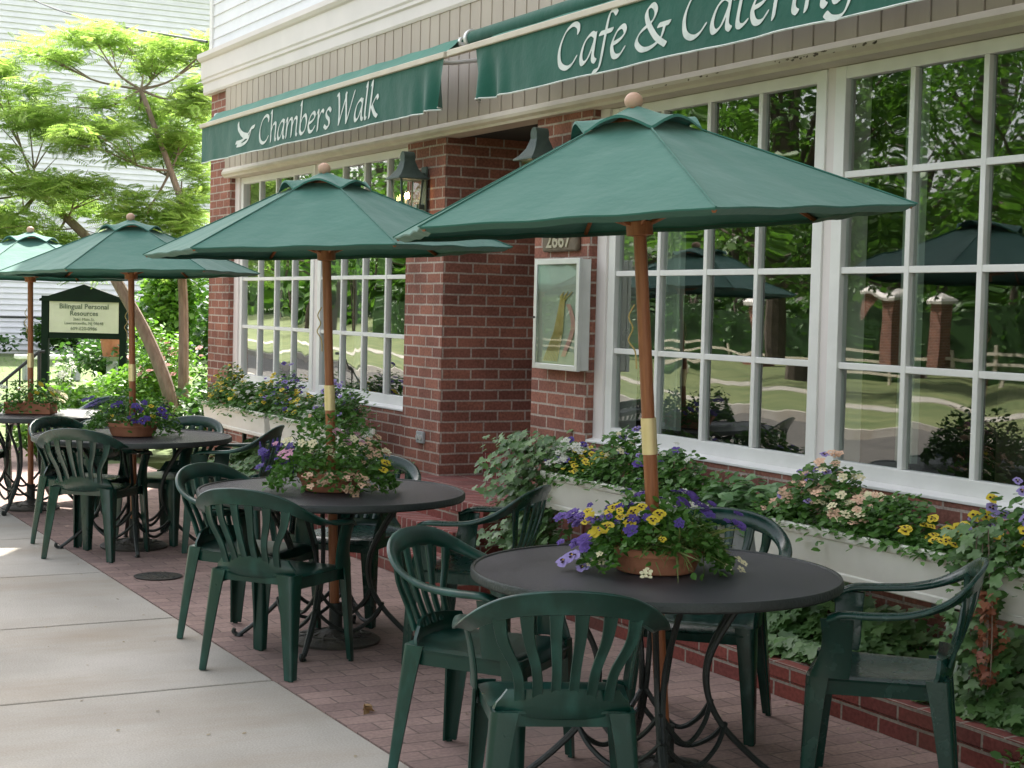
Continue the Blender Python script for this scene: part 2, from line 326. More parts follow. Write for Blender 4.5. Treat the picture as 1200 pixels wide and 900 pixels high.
def frond():
    v = []; f = []
    for i in range(9):
        y = .1 + i * .1; L = .30 * (1 - abs(y - .5) * .9)
        for s in (-1, 1):
            o = len(v); dz = -.06 * y * y
            v += [(0, y, dz), (s * L * .55, y + .045, dz + .01), (s * L, y + .055, dz - .04), (s * L * .5, y - .02, dz)]
            f.append((o, o + 1, o + 2, o + 3))
    return v, f
FROND = frond()
def vol_points(c, r, n, shell=.55):
    d = RNG.normal(0, 1, (n, 3)); d /= np.linalg.norm(d, axis=1)[:, None]
    rad = RNG.uniform(shell, 1, n) ** .6
    return np.array(c) + d * np.array(r) * rad[:, None], d
def leaf_obj(name, tpl, pts, size, mat, parent=None, tilt=.6, var=.35, base=None, tint=None):
    n = len(pts); me = inst_mesh(name, tpl[0], tpl[1], pts, rand_frames(n, tilt, base), RNG.uniform(1 - var, 1 + var, n) * size, mat, tint)
    return obj_of(me, name, parent)

# ------------------------------------------------------------------ camera
f_px = 1880.
R3 = np.array([[0.47077924, 0.05293339, -0.88066166], [0.8819287, -0.0012544, 0.47138117], [0.0238471, -0.99859726, -0.04727402]])
cam_d = bpy.data.cameras.new('camera'); cam = bpy.data.objects.new('camera', cam_d); COL.objects.link(cam); SC.camera = cam
cam_d.sensor_width = 36; cam_d.lens = f_px / 1200 * 36; cam_d.clip_end = 2000; cam_d.clip_start = .05
mw = Matrix.Identity(4)
for i in range(3):
    mw[i][0] = R3[i][0]; mw[i][1] = -R3[i][1]; mw[i][2] = -R3[i][2]
mw[2][3] = 1.56; cam.matrix_world = mw
def atdepth(u, v, dep):
    d = R3 @ np.array([(u - 600) / f_px, (v - 450) / f_px, 1.0]); return np.array([0, 0, 1.56]) + d * dep

# ------------------------------------------------------------------ light
SUN_AZ = (-.87, .49); SUN_EL = R_(52)
sd = Vector((SUN_AZ[0] * math.cos(SUN_EL), SUN_AZ[1] * math.cos(SUN_EL), math.sin(SUN_EL))).normalized()
w = bpy.data.worlds.new('World'); SC.world = w; w.use_nodes = True; nt = w.node_tree
bg = nt.nodes['Background']; sky = nt.nodes.new('ShaderNodeTexSky'); sky.sky_type = 'NISHITA'; sky.sun_disc = False
sky.sun_elevation = SUN_EL; sky.sun_rotation = math.atan2(sd.x, sd.y); sky.air_density = 1.0; sky.dust_density = 2.5; sky.ozone_density = .8
hs_ = nt.nodes.new('ShaderNodeHueSaturation'); hs_.inputs['Saturation'].default_value = .38
nt.links.new(sky.outputs[0], hs_.inputs['Color']); wm_ = nt.nodes.new('ShaderNodeMix'); wm_.data_type = 'RGBA'; wm_.blend_type = 'MULTIPLY'; wm_.inputs[0].default_value = 1; wm_.inputs[7].default_value = (1, .965, .93, 1); nt.links.new(hs_.outputs[0], wm_.inputs[6]); nt.links.new(wm_.outputs[2], bg.inputs[0]); bg.inputs[1].default_value = .15
sl = bpy.data.lights.new('sun', 'SUN'); sl.energy = 4.0; sl.angle = R_(.5); sl.color = (1, .95, .86)
so = bpy.data.objects.new('sun', sl); COL.objects.link(so); so.rotation_euler = sd.to_track_quat('Z', 'Y').to_euler()
SC.view_settings.view_transform = 'Standard'; SC.view_settings.look = 'None'; SC.view_settings.gamma = 1
SC.view_settings.exposure = 1.90
SC.cycles.max_bounces = 8; SC.cycles.transparent_max_bounces = 12; SC.cycles.use_denoising = True; SC.cycles.sample_clamp_indirect = 6
SC.cycles.caustics_reflective = False; SC.cycles.caustics_refractive = False

# ------------------------------------------------------------------ the setting
def slab(name, x0, x1, y0, y1, z0, z1, mat, smooth=0):
    m = MB(); m.box(x0, x1, y0, y1, z0, z1); return tag(m.build(name, mat, smooth=smooth), kind='structure')
slab('ground', -400, 300, -400, 400, -.6, -.16, M['lawn'])
slab('road', -140, 60, -6.0, -1.15, -.158, -.145, M['asphalt'])
slab('road_kerb', -140, 60, -1.15, -1.0, -.15, .005, M['concrete'])
slab('far_road_kerb', -140, 60, -6.15, -6.0, -.15, .005, M['concrete'])
slab('verge', -140, 60, -1.0, .35, -.158, -.004, M['lawn'])
slab('far_lawn', -140, 60, -80, -6.15, -.158, 0, plain('far_grass', (.08, .115, .03), .9, (.17, .19, .07), .8, detail=10))
slab('far_path', -140, 60, -10.9, -9.9, -.1, .012, M['concrete'])
# sidewalk: separate slabs with open joints
m = MB(); xs = [-6.245 - 1.43 * k for k in range(-6, 12)]
for a in xs: m.box(a - 1.43 + .009, a - .009, .35, 2.255, -.12, 0)
sw = tag(m.build('sidewalk', M['concrete'], smooth=0, bevel=.006), kind='structure')
slab('sidewalk_bed', -24, 4, .35, 2.258, -.158, -.035, M['soil'])
slab('patio', -15.1, 4, 2.262, 4.05, -.158, 0.0, M['brick_patio'])
slab('garden_soil', -14.0, 4, 4.10, 4.65, -.158, .02, M['soil']); slab('bed_edge', -15.1, 4, 4.052, 4.098, -.158, -.006, M['soil'])
slab('garden_path', -17.3, -15.12, 2.262, 3.4, -.158, -.002, M['brick_patio'])
M['lawn_bright'] = plain('bright_lawn', (.10, .145, .045), .9, (.15, .20, .07), 2.5, 1, 90)
slab('side_lawn', -60, -15.14, 3.42, 60, -.158, -.006, M['lawn_bright'])
slab('left_lawn', -60, -17.33, 2.262, 3.40, -.158, -.008, M['lawn_bright'])
# grass blades on the sunny lawn that shows beyond the patio
n = 9000; gx = RNG.uniform(-42, -21, n); gy = RNG.uniform(3.5, 15, n)
g = leaf_obj('grass', BLADE, np.stack([gx, gy, np.full(n, -.01)], 1), .13, M['leaf_garden'], tilt=.5)
g.data.transform(Matrix.Identity(4)); tag(g, 'short sunlit grass of the lawn beyond the sign', 'grass', kind='stuff')
# litter: tiny blown petals and bits on the paving
n = 260; px = RNG.uniform(-11, -3.4, n); py = RNG.uniform(1.4, 4.0, n) ; py = np.where(RNG.random(n) < .45, 4.04 - np.abs(RNG.normal(0, .08, n)), py)
g = leaf_obj('litter', OVAL, np.stack([px, py, np.full(n, .004)], 1), .014, plain('litter_bits', (.42, .36, .26), .9, (.25, .2, .12), 30), tilt=.15, var=.6)
tag(g, 'tiny dry petals and crumbs scattered on the brick paving', 'litter', kind='stuff')

# ------------------------------------------------------------------ the cafe building
YF = 4.65
cafe = empty('cafe_building', (0, 0, 0), label='brick cafe front with white muntin windows and white clapboard storeys above', cat='building')
m = MB()
m.box(-14.84, -14.25, YF, 5.2, -.1, 3.52)          # left corner pier
m.box(-14.84, -14.55, 5.2, 12, -.1, 3.52)
m.box(-14.25, -10.31, YF + .012, 4.92, -.1, .811)   # apron under far windows
m.box(-7.82, -1.9, YF + .012, 4.92, -.1, .811)      # apron under near windows
m.box(-1.9, 3.0, YF, 5.2, -.1, 3.52)
m.box(2.7, 3.0, 5.2, 12, -.1, 3.52)
m.build('brick_wall', M['brick'], cafe, smooth=0)
m = MB(); m.box(-10.31, -9.70, YF, 7.2, -.1, 2.70); m.build('brick_pillar', M['brick'], cafe, smooth=0)
m = MB(); m.box(-8.44, -7.71 - .11, YF, 7.2, -.1, 2.70); m.box(-7.83, -7.80, YF + .001, 4.80, -.1, 2.70); m.build('brick_pillar', M['brick'], cafe, smooth=0)
# entrance recess
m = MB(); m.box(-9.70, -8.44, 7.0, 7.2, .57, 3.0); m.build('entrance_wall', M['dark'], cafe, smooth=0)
d = MB(); d.box(-9.55, -8.6, 6.93, 6.995, .60, 2.65); d.build('door', M['door'], cafe, bevel=.005)
m = MB(); m.box(-9.9, -8.02, 3.80, 4.15, -.1, .075); m.box(-8.02, -7.68, 3.80, 4.04, -.1, .075)
m.box(-9.9, -8.10, 3.98, 4.3, .075, .215); m.box(-9.9, -8.10, 4.17, 4.648, .215, .355); m.box(-9.698, -8.442, 4.648, 5.1, -.1, .355); m.box(-9.698, -8.442, 4.98, 7.0, .355, .50)
steps = m.build('entrance_steps', M['brick_kerb'], cafe, smooth=0)
m = MB()
m.box(-9.9, -7.68, 3.797, 4.05, .077, .145); m.box(-9.9, -8.098, 3.977, 4.2, .217, .285); m.box(-9.9, -8.098, 4.167, 4.646, .357, .42); m.box(-9.696, -8.444, 4.646, 5.1, .357, .42); m.box(-9.697, -8.443, 4.977, 6.99, .502, .575)
m.build('step_treads', M['rowlock'], cafe, smooth=0, bevel=.003)
# ceiling, interior of the dining room, upper block
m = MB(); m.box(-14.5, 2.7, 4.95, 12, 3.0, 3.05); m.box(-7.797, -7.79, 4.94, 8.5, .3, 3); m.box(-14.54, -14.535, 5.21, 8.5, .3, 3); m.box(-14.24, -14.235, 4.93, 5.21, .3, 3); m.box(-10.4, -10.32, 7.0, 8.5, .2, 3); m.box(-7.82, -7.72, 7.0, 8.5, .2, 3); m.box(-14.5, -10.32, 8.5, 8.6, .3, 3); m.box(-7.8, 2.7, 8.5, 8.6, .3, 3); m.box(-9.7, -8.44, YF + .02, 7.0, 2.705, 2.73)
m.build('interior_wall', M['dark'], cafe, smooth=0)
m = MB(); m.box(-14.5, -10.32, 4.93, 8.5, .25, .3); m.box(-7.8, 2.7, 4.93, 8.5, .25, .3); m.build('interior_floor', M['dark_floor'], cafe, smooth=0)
# fascia: tongued vertical boards with V grooves
m = MB(); P = [[], []]; x = -14.27; k = 0
while x < 3.0:
    for dx, y in ((0, 4.618), (.004, 4.603), (.146, 4.600), (.150, 4.618)):
        P[0].append((x + dx, y, 2.765)); P[1].append((x + dx, y, 3.50))
    x += .1512
m.grid(P); m.box(-14.27, 3.0, 4.619, 4.70, 2.71, 3.5); m.build('fascia_boards', M['fascia'], cafe, smooth=0)
m = MB()
def yz_extrude(mb, prof, x0, x1, mi=0):
    mb.sweep([[(x, y, z) for y, z in prof] for x in (x0, x1)], mi=mi)
yz_extrude(m, [(4.595, 2.70), (4.575, 2.715), (4.575, 2.735), (4.592, 2.762), (4.60, 2.768), (4.75, 2.768), (4.75, 2.685), (4.60, 2.685)], -14.28, 3.0)
m.build('fascia_moulding', M['trim_tan'], cafe, smooth=0)
m = MB(); m.box(-14.24, -10.3, 4.70, 4.95, 2.686, 3.0); m.box(-7.82, 2.9, 4.70, 4.95, 2.686, 3.0); m.build('window_header', M['trim_tan'], cafe, smooth=0)
m = MB()
yz_extrude(m, [(4.70, 3.50), (4.595, 3.50), (4.585, 3.52), (4.585, 3.60), (4.57, 3.612), (4.57, 3.635), (4.56, 3.65), (4.56, 3.80), (4.54, 3.81), (4.52, 3.835), (4.52, 3.875), (4.66, 3.92), (4.70, 3.92)], -14.90, 3.05)
m.build('crown_moulding', M['crown'], cafe, smooth=0)
def clap(mb, a0, a1, c, z0, z1, ex, axis='y', d=.014, sgn=-1):
    """sawtooth clapboard sheet; axis y: faces -y at y=c running a0..a1 in x; axis x: faces +x at x=c"""
    z = z0; prof = []
    while z < z1:
        prof += [(c + sgn * d, z), (c + sgn * .002, z + ex)]; z += ex
    if axis == 'y': P = [[(a, y, zz) for y, zz in prof] for a in (a0, a1)]
    else: P = [[(y, a, zz) for y, zz in prof] for a in (a0, a1)]
    mb.grid(P)
m = MB(); clap(m, -14.80, 3.0, 4.64, 3.90, 11.2, .108)
clap(m, 4.65, 14, -14.79, 3.6, 11.2, .108, axis='x', sgn=-1)
m.box(-14.785, 3.0, 4.66, 14, 3.52, 11.2); m.build('clapboard_wall', M['siding'], cafe, smooth=0)
m = MB(); m.box(-14.83, -14.75, 4.615, 4.69, 3.92, 11.2); m.build('corner_board', M['white'], cafe, smooth=0)
m = MB(); m.box(-15.2, 3.4, 4.2, 14.4, 11.2, 11.45); m.build('roof', M['roof'], cafe, smooth=0)

def window_unit(x0, x1, mullion_left=True):
    z0, z1 = .838, 2.682; st = .07
    m = MB(); Y0, Y1 = 4.715, 4.765
    m.box(x0, x0 + st, Y0, Y1, z0, z1); m.box(x1 - st, x1, Y0, Y1, z0, z1)
    m.box(x0 + st, x1 - st, Y0 + .002, Y1, z0, z0 + .068); m.box(x0 + st, x1 - st, Y0 + .002, Y1, z1 - .058, z1)
    gx0, gx1, gz0, gz1 = x0 + st, x1 - st, z0 + .068, z1 - .058
    for k in (1, 2, 3):
        c = gx0 + (gx1 - gx0) * k / 4; m.box(c - .015, c + .015, Y0 + .006, Y1 - .004, gz0, gz1)
    for k in (1, 2, 3):
        c = gz0 + (gz1 - gz0) * k / 4; m.box(gx0, gx1, Y0 + .009, Y1 - .006, c - .015, c + .015)
    fr = m.build('window', M['white'], cafe, smooth=0, bevel=.003)
    p = MB()
    for i in range(4):
        for j in range(4):
            a0 = gx0 + (gx1 - gx0) * i / 4; a1 = gx0 + (gx1 - gx0) * (i + 1) / 4; b0 = gz0 + (gz1 - gz0) * j / 4; b1 = gz0 + (gz1 - gz0) * (j + 1) / 4
            ty = random.uniform(-.0022, .0022); tz = random.uniform(-.0022, .0022)   # each pane sits a hair askew
            p.grid([[(a0, 4.745 - ty, b0), (a1, 4.745 + ty, b0 )], [(a0, 4.745 - ty + tz, b1), (a1, 4.745 + ty + tz, b1)]])
    p.build('pane', M['glass'], fr, smooth=0, fix=False)
    return fr
for a in (-14.13, -12.18): window_unit(a, a + 1.86)
for a in (-7.70, -5.775, -3.85): window_unit(a, a + 1.86)
for a, b in ((-14.25, -14.13), (-12.27, -12.18), (-7.80, -7.70), (-5.84, -5.775), (-3.915, -3.85), (-1.99, -1.9)):
    m = MB(); m.box(a, b, 4.725 if b - a < .095 else 4.70, 4.93, .80, 2.686); m.build('window_casing', M['crown'], cafe, smooth=0, bevel=.003)
m = MB()
for a, b in ((-14.26, -10.30), (-7.81, -1.9)):
    yz_extrude(m, [(4.655, .812), (4.655, .826), (4.72, .839), (4.92, .842), (4.92, .812)], a, b)
m.build('window_sill', M['white'], cafe, smooth=0, bevel=.003)
# a curtain strip beside each run of windows, inside
m = MB()
for cx_, wd in ((-14.02, .16), (-12.1, .12), (-7.58, .17), (-5.64, .13)):
    P = [[(cx_ + wd * t / 14, 5.02 + .018 * math.sin(t * 1.9), z) for t in range(15)] for z in (.9, 2.65)]
    m.grid(P)
m.build('curtain', plain('pale_curtain', (.38, .40, .36), .9), cafe)
# dining room furniture seen dimly: a dark counter
m = MB(); m.box(-7.0, -3.0, 7.0, 7.6, .3, 1.3); m.box(-13.6, -11.0, 7.2, 7.8, .3, 1.25); m.build('counter', M['plaque'], cafe, bevel=.01)

# ------------------------------------------------------------------ lettering with a broad nib (marching squares on the nib's distance field)
GL = {
 'C': (.74, [[(.63, .78), (.60, .93), (.44, 1.0), (.22, .86), (.08, .5), (.14, .14), (.34, 0), (.52, .05), (.64, .2)]]),
 'W': (1.06, [[(.03, 1), (.12, 1), (.22, .5), (.26, .02)], [(.26, .02), (.56, .98)], [(.52, 1), (.60, .5), (.66, .02)], [(.66, .02), (1.0, .98)]]),
 'h': (.52, [[(.03, 1.05), (.09, 1.08), (.09, .5), (.09, 0)], [(.09, .32), (.2, .56), (.33, .64), (.41, .54), (.40, .1), (.47, .0)]]),
 'a': (.54, [[(.42, .6), (.30, .66), (.13, .5), (.06, .2), (.13, .01), (.28, .12), (.42, .5)], [(.43, .64), (.41, .12), (.50, 0)]]),
 'm': (.82, [[(.02, .58), (.09, .64), (.09, 0)], [(.09, .32), (.2, .56), (.31, .64), (.38, .54), (.38, 0)], [(.38, .32), (.49, .56), (.60, .64), (.68, .54), (.67, .1), (.74, 0)]]),
 'n': (.54, [[(.02, .58), (.09, .64), (.09, 0)], [(.09, .32), (.2, .56), (.33, .64), (.41, .54), (.40, .1), (.47, 0)]]),
 'b': (.52, [[(.04, 1.04), (.09, 1.08), (.09, .12)], [(.09, .34), (.2, .56), (.35, .63), (.45, .42), (.38, .1), (.2, 0), (.09, .12)]]),
 'e': (.50, [[(.08, .30), (.28, .36), (.41, .5), (.33, .64), (.17, .56), (.06, .28), (.14, .03), (.30, 0), (.43, .14)]]),
 'r': (.42, [[(.02, .58), (.09, .64), (.09, 0)], [(.09, .32), (.2, .56), (.31, .64), (.38, .58)]]),
 's': (.42, [[(.37, .55), (.26, .65), (.12, .55), (.15, .4), (.29, .27), (.32, .1), (.18, 0), (.04, .09)]]),
 'l': (.26, [[(.04, 1.04), (.09, 1.08), (.08, .12), (.17, 0)]]),
 'k': (.50, [[(.04, 1.04), (.09, 1.08), (.08, 0)], [(.42, .56), (.34, .64), (.12, .3)], [(.16, .36), (.32, .1), (.44, 0)]]),
 'f': (.36, [[(.46, .98), (.36, 1.08), (.24, .96), (.17, .4), (.10, -.15), (-.06, -.24)], [(.03, .61), (.38, .63)]]),
 '&': (.92, [[(.78, .46), (.72, .18), (.5, .01), (.25, 0), (.07, .2), (.16, .42), (.42, .6), (.50, .82), (.38, .98), (.25, .86), (.32, .6), (.58, .22), (.86, 0)], [(.62, .47), (.9, .48)]]),
 't': (.36, [[(.17, .86), (.11, .14), (.20, 0), (.32, .08)], [(.0, .61), (.34, .63)]]),
 'i': (.26, [[(.03, .58), (.09, .64), (.08, .12), (.17, 0)], [(.14, .88), (.15, .90)]]),
 'g': (.52, [[(.42, .6), (.30, .66), (.13, .5), (.06, .22), (.13, .04), (.28, .14), (.42, .5)], [(.43, .64), (.40, .0), (.28, -.25), (.08, -.26), (-.04, -.16)]]),
 ' ': (.30, []),
 'bird': (1.1, [[(.10, 1.0), (.14, .72), (.34, .46), (.6, .34)], [(.0, .10), (.3, .12), (.62, .36), (.82, .60), (1.0, .66)], [(.06, -.05), (.38, -.04), (.66, .16), (.80, .5)], [(.25, .52), (.45, .30), (.66, .25)]]),
}
def nib_mesh(strokes, h, nw=.085, nt_=.022, ang=38, res=.0035):
    """strokes in metres -> list of verts (x,z) and faces"""
    segs = []
    for s_ in strokes:
        p = spline(s_, 7)
        for a, b in zip(p[:-1], p[1:]): segs.append((a, b))
    A = np.array([s_[0] for s_ in segs]); B = np.array([s_[1] for s_ in segs])
    c, s = math.cos(R_(ang)), math.sin(R_(ang)); Mi = np.array([[c / (nw * h), s / (nw * h)], [-s / (nt_ * h), c / (nt_ * h)]])
    A2 = A @ Mi.T; B2 = B @ Mi.T
    lo = np.minimum(A.min(0), B.min(0)) - nw * h * 1.3; hi = np.maximum(A.max(0), B.max(0)) + nw * h * 1.3
    gx = np.arange(lo[0], hi[0], res); gy = np.arange(lo[1], hi[1], res)
    G = np.stack(np.meshgrid(gx, gy), -1); G2 = G @ Mi.T
    D = np.full(G.shape[:2], 9.)
    for a, b in zip(A2, B2):
        ab = b - a; t = np.clip(((G2 - a) @ ab) / max(ab @ ab, 1e-9), 0, 1)
        q = G2 - (a + t[..., None] * ab); D = np.minimum(D, np.sqrt((q ** 2).sum(-1)))
    F = 1 - D; V = []; FC = []; cache = {}
    def vert(key, p):
        if key not in cache: cache[key] = len(V); V.append(p)
        return cache[key]
    for j in range(len(gy) - 1):
        row = (F[j] > 0) | (F[j + 1] > 0)
        for i in np.nonzero(row[:-1] | row[1:])[0]:
            cs = [(i, j), (i + 1, j), (i + 1, j + 1), (i, j + 1)]; vals = [F[b, a] for a, b in cs]
            if max(vals) <= 0: continue
            poly = []
            for k in range(4):
                a, b = cs[k], cs[(k + 1) % 4]; va, vb = vals[k], vals[(k + 1) % 4]
                if va > 0: poly.append(vert(a, (gx[a[0]], gy[a[1]])))
                if (va > 0) != (vb > 0):
                    t = va / (va - vb); pa = np.array([gx[a[0]], gy[a[1]]]); pb = np.array([gx[b[0]], gy[b[1]]])
                    poly.append(vert((min(a, b), max(a, b)), tuple(pa + (pb - pa) * t)))
            if len(poly) >= 3: FC.append(poly)
    return V, FC
def layout(text, x0, x1, z0, h, slant=.22):
    adv = sum(GL[c][0] for c in text); sx = (x1 - x0) / (adv * h); out = []; x = 0
    for c in text:
        for s_ in GL[c][1]: out.append([(x0 + (x + px_ + slant * py_ / sx * .9) * h * sx, z0 + py_ * h) for px_, py_ in s_])
        x += GL[c][0]
    return out
def awning(x0, x1, label, texts, amp, phase, rolled):
    a = empty('awning', (x0, 4.62, 3.2), label=label, cat='awning', group='green canvas awnings along the cafe front'); ox, oy, oz = x0, 4.62, 3.2
    def Yv(x, t):   # valance sheet: t 0 at bar, 1 at hem
        s_ = .5 + .5 * math.sin(x * 1.3 + phase)
        e = max(0, 1 - (x1 - x) / .55) if not rolled else max(0, 1 - (x - x0) / .5)
        return 4.192 + amp * t * (math.sin(x * 11 + phase) * .5 + math.sin(x * 23.7 + 2 * phase) * .28 + math.sin(x * 5.1) * .6) * (.5 + .7 * s_) + .05 * e * t * math.sin(x * 26)
    nx = int((x1 - x0) / .02); P = []
    for j in range(9):
        t = j / 8; row = []
        for i in range(nx + 1):
            x = x0 + (x1 - x0) * i / nx
            row.append((x - ox, Yv(x, t) - oy, 3.05 - .298 * t + .0025 * t * math.sin(x * 7 + phase) - oz))
        P.append(row)
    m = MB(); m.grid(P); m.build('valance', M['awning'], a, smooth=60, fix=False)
    m = MB(); m.tube([(p[0], p[1], p[2]) for p in P[-1]][::2], .005, 5); m.build('hem', M['letter'], a)
    # front bar
    xb = x0 - (.36 if rolled else .03)
    m = MB(); m.box(xb - ox, x1 + .03 - ox, 4.175 - oy, 4.215 - oy, 3.05 - oz, 3.088 - oz); m.build('front_bar', M['trim_tan'], a, bevel=.006)
    # sloping canvas from the bar up to the roller
    nxx = 60; P = []
    for j in range(7):
        t = j / 6; P.append([(x0 + .02 + (x1 - x0 - .04) * i / nxx - ox, 4.2 + .11 * t - oy, 3.09 + (.095 if not rolled else .06) * t - .01 * math.sin(PI * t) - oz + .003 * math.sin(i * .9)) for i in range(nxx + 1)])
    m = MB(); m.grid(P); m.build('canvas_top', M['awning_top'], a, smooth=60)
    m = MB(); r = .046 if rolled else .018
    m.tube([(xb + .06 - ox + (x1 - xb - .06) * k / 4, 4.325 - oy, 3.165 - oz + .006 * math.sin(k)) for k in range(5)], r, 20); m.build('roller', M['awning'], a)
    m = MB()
    for xx in (xb + .03, x1 - .03): m.tube([(xx - ox, 4.325 - oy, 3.165 - oz), (xx + .03 - ox, 4.325 - oy, 3.165 - oz)], r + .012, 16); m.box(xx - ox + .004, xx - ox + .026, 4.30 - oy, 4.60 - oy, 3.14 - oz, 3.19 - oz)
    m.build('end_bracket', M['alu'], a, bevel=.003)
    for xx in (x0 + .35, x1 - .35):
        m = MB(); m.tube([(xx - ox, 4.59 - oy, 3.12 - oz), (xx + .05 - ox, 4.40 - oy, 3.08 - oz), (xx - ox, 4.22 - oy, 3.07 - oz)], .014, 8); m.build('folding_arm', M['alu'], a)
    for st, h in texts:
        V, F = nib_mesh(st, h); mb = MB()
        mb.add([(x - ox, Yv(x, min(1, max(0, (3.05 - z) / .298))) - .0045 - oy, z - oz) for x, z in V], F)
        mb.build('lettering', M['letter'], a, smooth=60, fix=False)
    return a
H1 = .205
t1 = layout('Chambers', -12.16, -10.62, 2.80, H1); t2 = layout('Walk', -10.54, -9.78, 2.80, H1)
tb = layout(['bird'], -12.68, -12.20, 2.835, .17, 0)
awning(-13.64, -8.80, 'green awning lettered Chambers Walk with a small white bird', [(t1 + t2, H1), (tb, .26)], .008, .4, False)
H2 = .215
t3 = layout('Cafe', -7.43, -6.73, 2.815, H2); t4 = layout('&', -6.66, -6.36, 2.815, H2 * .95); t5 = layout('Catering', -6.27, -5.02, 2.815, H2)
awning(-8.37, -2.6, 'green awning lettered Cafe & Catering, its canvas partly rolled up', [(t3 + t4 + t5, H2)], .0065, 2.1, True)

m = MB()
for k in range(34):
    x = -6.05 + .72 * random.random() ** .8 if k < 26 else -7.2 + random.random(); z = random.uniform(2.716, 2.731); a_ = random.uniform(.004, .018); b_ = random.uniform(.002, .007)
    m.add([(x - a_, 4.5735, z), (x, 4.5735, z - b_), (x + a_ * .8, 4.5735, z - b_ * .3), (x + a_ * .4, 4.5735, z + b_)], [(0, 1, 2, 3)])
pp = m.build('peeled_patches', plain('bare_weathered_wood', (.10, .075, .055), .9, (.20, .16, .12), 30), cafe, smooth=0); pp['kind'] = 'stuff'
# ------------------------------------------------------------------ wall lanterns, menu case, plaque, outlet
def lantern():
    r = empty('wall_lantern', (0, 0, 0), label='x', cat='lantern', group='copper wall lanterns flanking the entrance')
    m = MB(); sq = lambda h, z, y=0: [(-h, -h + y, z), (h, -h + y, z), (h, h + y, z), (-h, h + y, z)]
    m.sweep([sq(.125, .0), sq(.125, .012), sq(.10, .03), sq(.065, .075), sq(.045, .13), sq(.04, .155)]); m.build('lantern_hood', M['verdigris'], r, smooth=30, bevel=.003)
    m = MB(); m.tube([(0, -.045, .16), (0, .045, .16)], .042, 18); m.box(-.04, .04, -.043, .043, .12, .16); m.build('lantern_chimney', M['verdigris'], r)
    m = MB()
    for sx in (-1, 1):
        for sy in (-1, 1): m.sweep([[(sx * w_ + dx, sy * w_ + dy, z) for dx, dy in ((-.007, -.007), (.007, -.007), (.007, .007), (-.007, .007))] for w_, z in ((.088, 0), (.068, -.22))])
    m.box(-.075, .075, -.075, .075, -.235, -.22); m.box(-.02, .02, .07, .15, -.20, -.17); m.box(-.045, .045, .135, .15, -.24, .10); m.box(-.015, .015, .06, .14, .03, .055)
    m.build('lantern_frame', M['verdigris'], r, bevel=.002)
    m = MB()
    for sx in (-1, 1):
        m.grid([[(sx * .085, -.08, -.003), (sx * .085, .08, -.003)], [(sx * .066, -.062, -.218), (sx * .066, .062, -.218)]])
        m.grid([[(-.08, sx * .085, -.003), (.08, sx * .085, -.003)], [(-.062, sx * .066, -.218), (.062, sx * .066, -.218)]])
    m.build('lantern_glass', M['glass_small'], r, smooth=0)
    for dx in (-.022, .022):
        m = MB(); m.tube([(dx, 0, -.22), (dx, 0, -.135)], .009, 8); c = m.build('candle', M['signcream'], r)
        m = MB(); m.lathe([(.003, 0), (.011, .012), (.010, .026), (.002, .048)], (dx, 0, -.135), 10); m.build('bulb', M['bulb'], c)
    return r
l1 = lantern(); l1.location = (-9.98, 4.50, 2.41); l1.scale = (.9, .9, .95); l1['label'] = 'lit copper lantern on the brick pillar beside the far windows'
l2 = copy_tree(l1); l2.location = (-8.14, 4.50, 2.41); l2.scale = (.9, .9, .95); l2['label'] = 'copper lantern above the menu case, half hidden by the nearest umbrella'
mc = empty('menu_case', (-8.03, 4.65, 1.53), label='white framed glass menu case on the brick pillar by the door', cat='menu case')
m = MB(); m.box(-.255, .255, -.06, -.0, -.315, .315); m.build('case_body', M['alu'], mc, bevel=.004)
m = MB()
for a in ((-.26, -.228, -.34, .34), (.228, .26, -.34, .34), (-.228, .228, -.34, -.305), (-.228, .228, .305, .34)): m.box(a[0], a[1], -.082, -.058, a[2] * .94, a[3] * .94)
m.build('case_frame', M['alu'], mc, bevel=.003)
m = MB(); m.box(-.228, .228, -.064, -.0615, -.29, .29); m.build('menu_sheet', M['paper'], mc, smooth=0)
m = MB(); m.box(-.228, .228, -.078, -.076, -.29, .29); m.build('case_glass', M['glass_small'], mc, smooth=0)
m = MB(); m.ball((-.245, -.084, -.02), .007, 6); m.build('case_lock', M['iron'], mc)
m = MB()
for k in range(9):
    a = .012 * (k - 4); m.tube([(-.02 + a * 1.6 - .05, -.069, -.27), (.02 + a, -.07, -.1), (.06 + a * .5, -.07, .08), (.10 + a * 1.4, -.069, .11 + .01 * (k % 3))], .0035, 4)
m.build('straw_bundle', M['straw'], mc)
m = MB(); P = [[(.10 + .06 * math.sin(t * .5) + (.05 if s_ else 0), -.068 - .001 * s_, .06 - .3 * t / 8) for t in range(9)] for s_ in (0, 1)]; m.grid(P); m.build('ribbon', M['pink'], mc)
def text_mesh(txt, size, mat, name, parent, loc, rot, ext=.002, bold=0, align='CENTER', sx=1):
    cu = bpy.data.curves.new(name, 'FONT'); cu.body = txt; cu.size = size; cu.extrude = ext; cu.offset = bold; cu.align_x = align; cu.align_y = 'CENTER'; cu.resolution_u = 3
    t = bpy.data.objects.new(name, cu); COL.objects.link(t); dg = bpy.context.evaluated_depsgraph_get()
    me = bpy.data.meshes.new_from_object(t.evaluated_get(dg)); bpy.data.objects.remove(t)
    me.materials.clear(); me.materials.append(mat)
    o = obj_of(me, name, parent, loc, rot); o.scale = (sx, 1, 1); return o
pq = empty('number_plaque', (-8.09, 4.65, 1.955), label='small wooden plaque with house number 2667 above the menu case', cat='plaque')
m = MB(); m.box(-.20, .20, -.035, -.0, -.062, .062); m.build('plaque_board', M['plaque'], pq, bevel=.012)
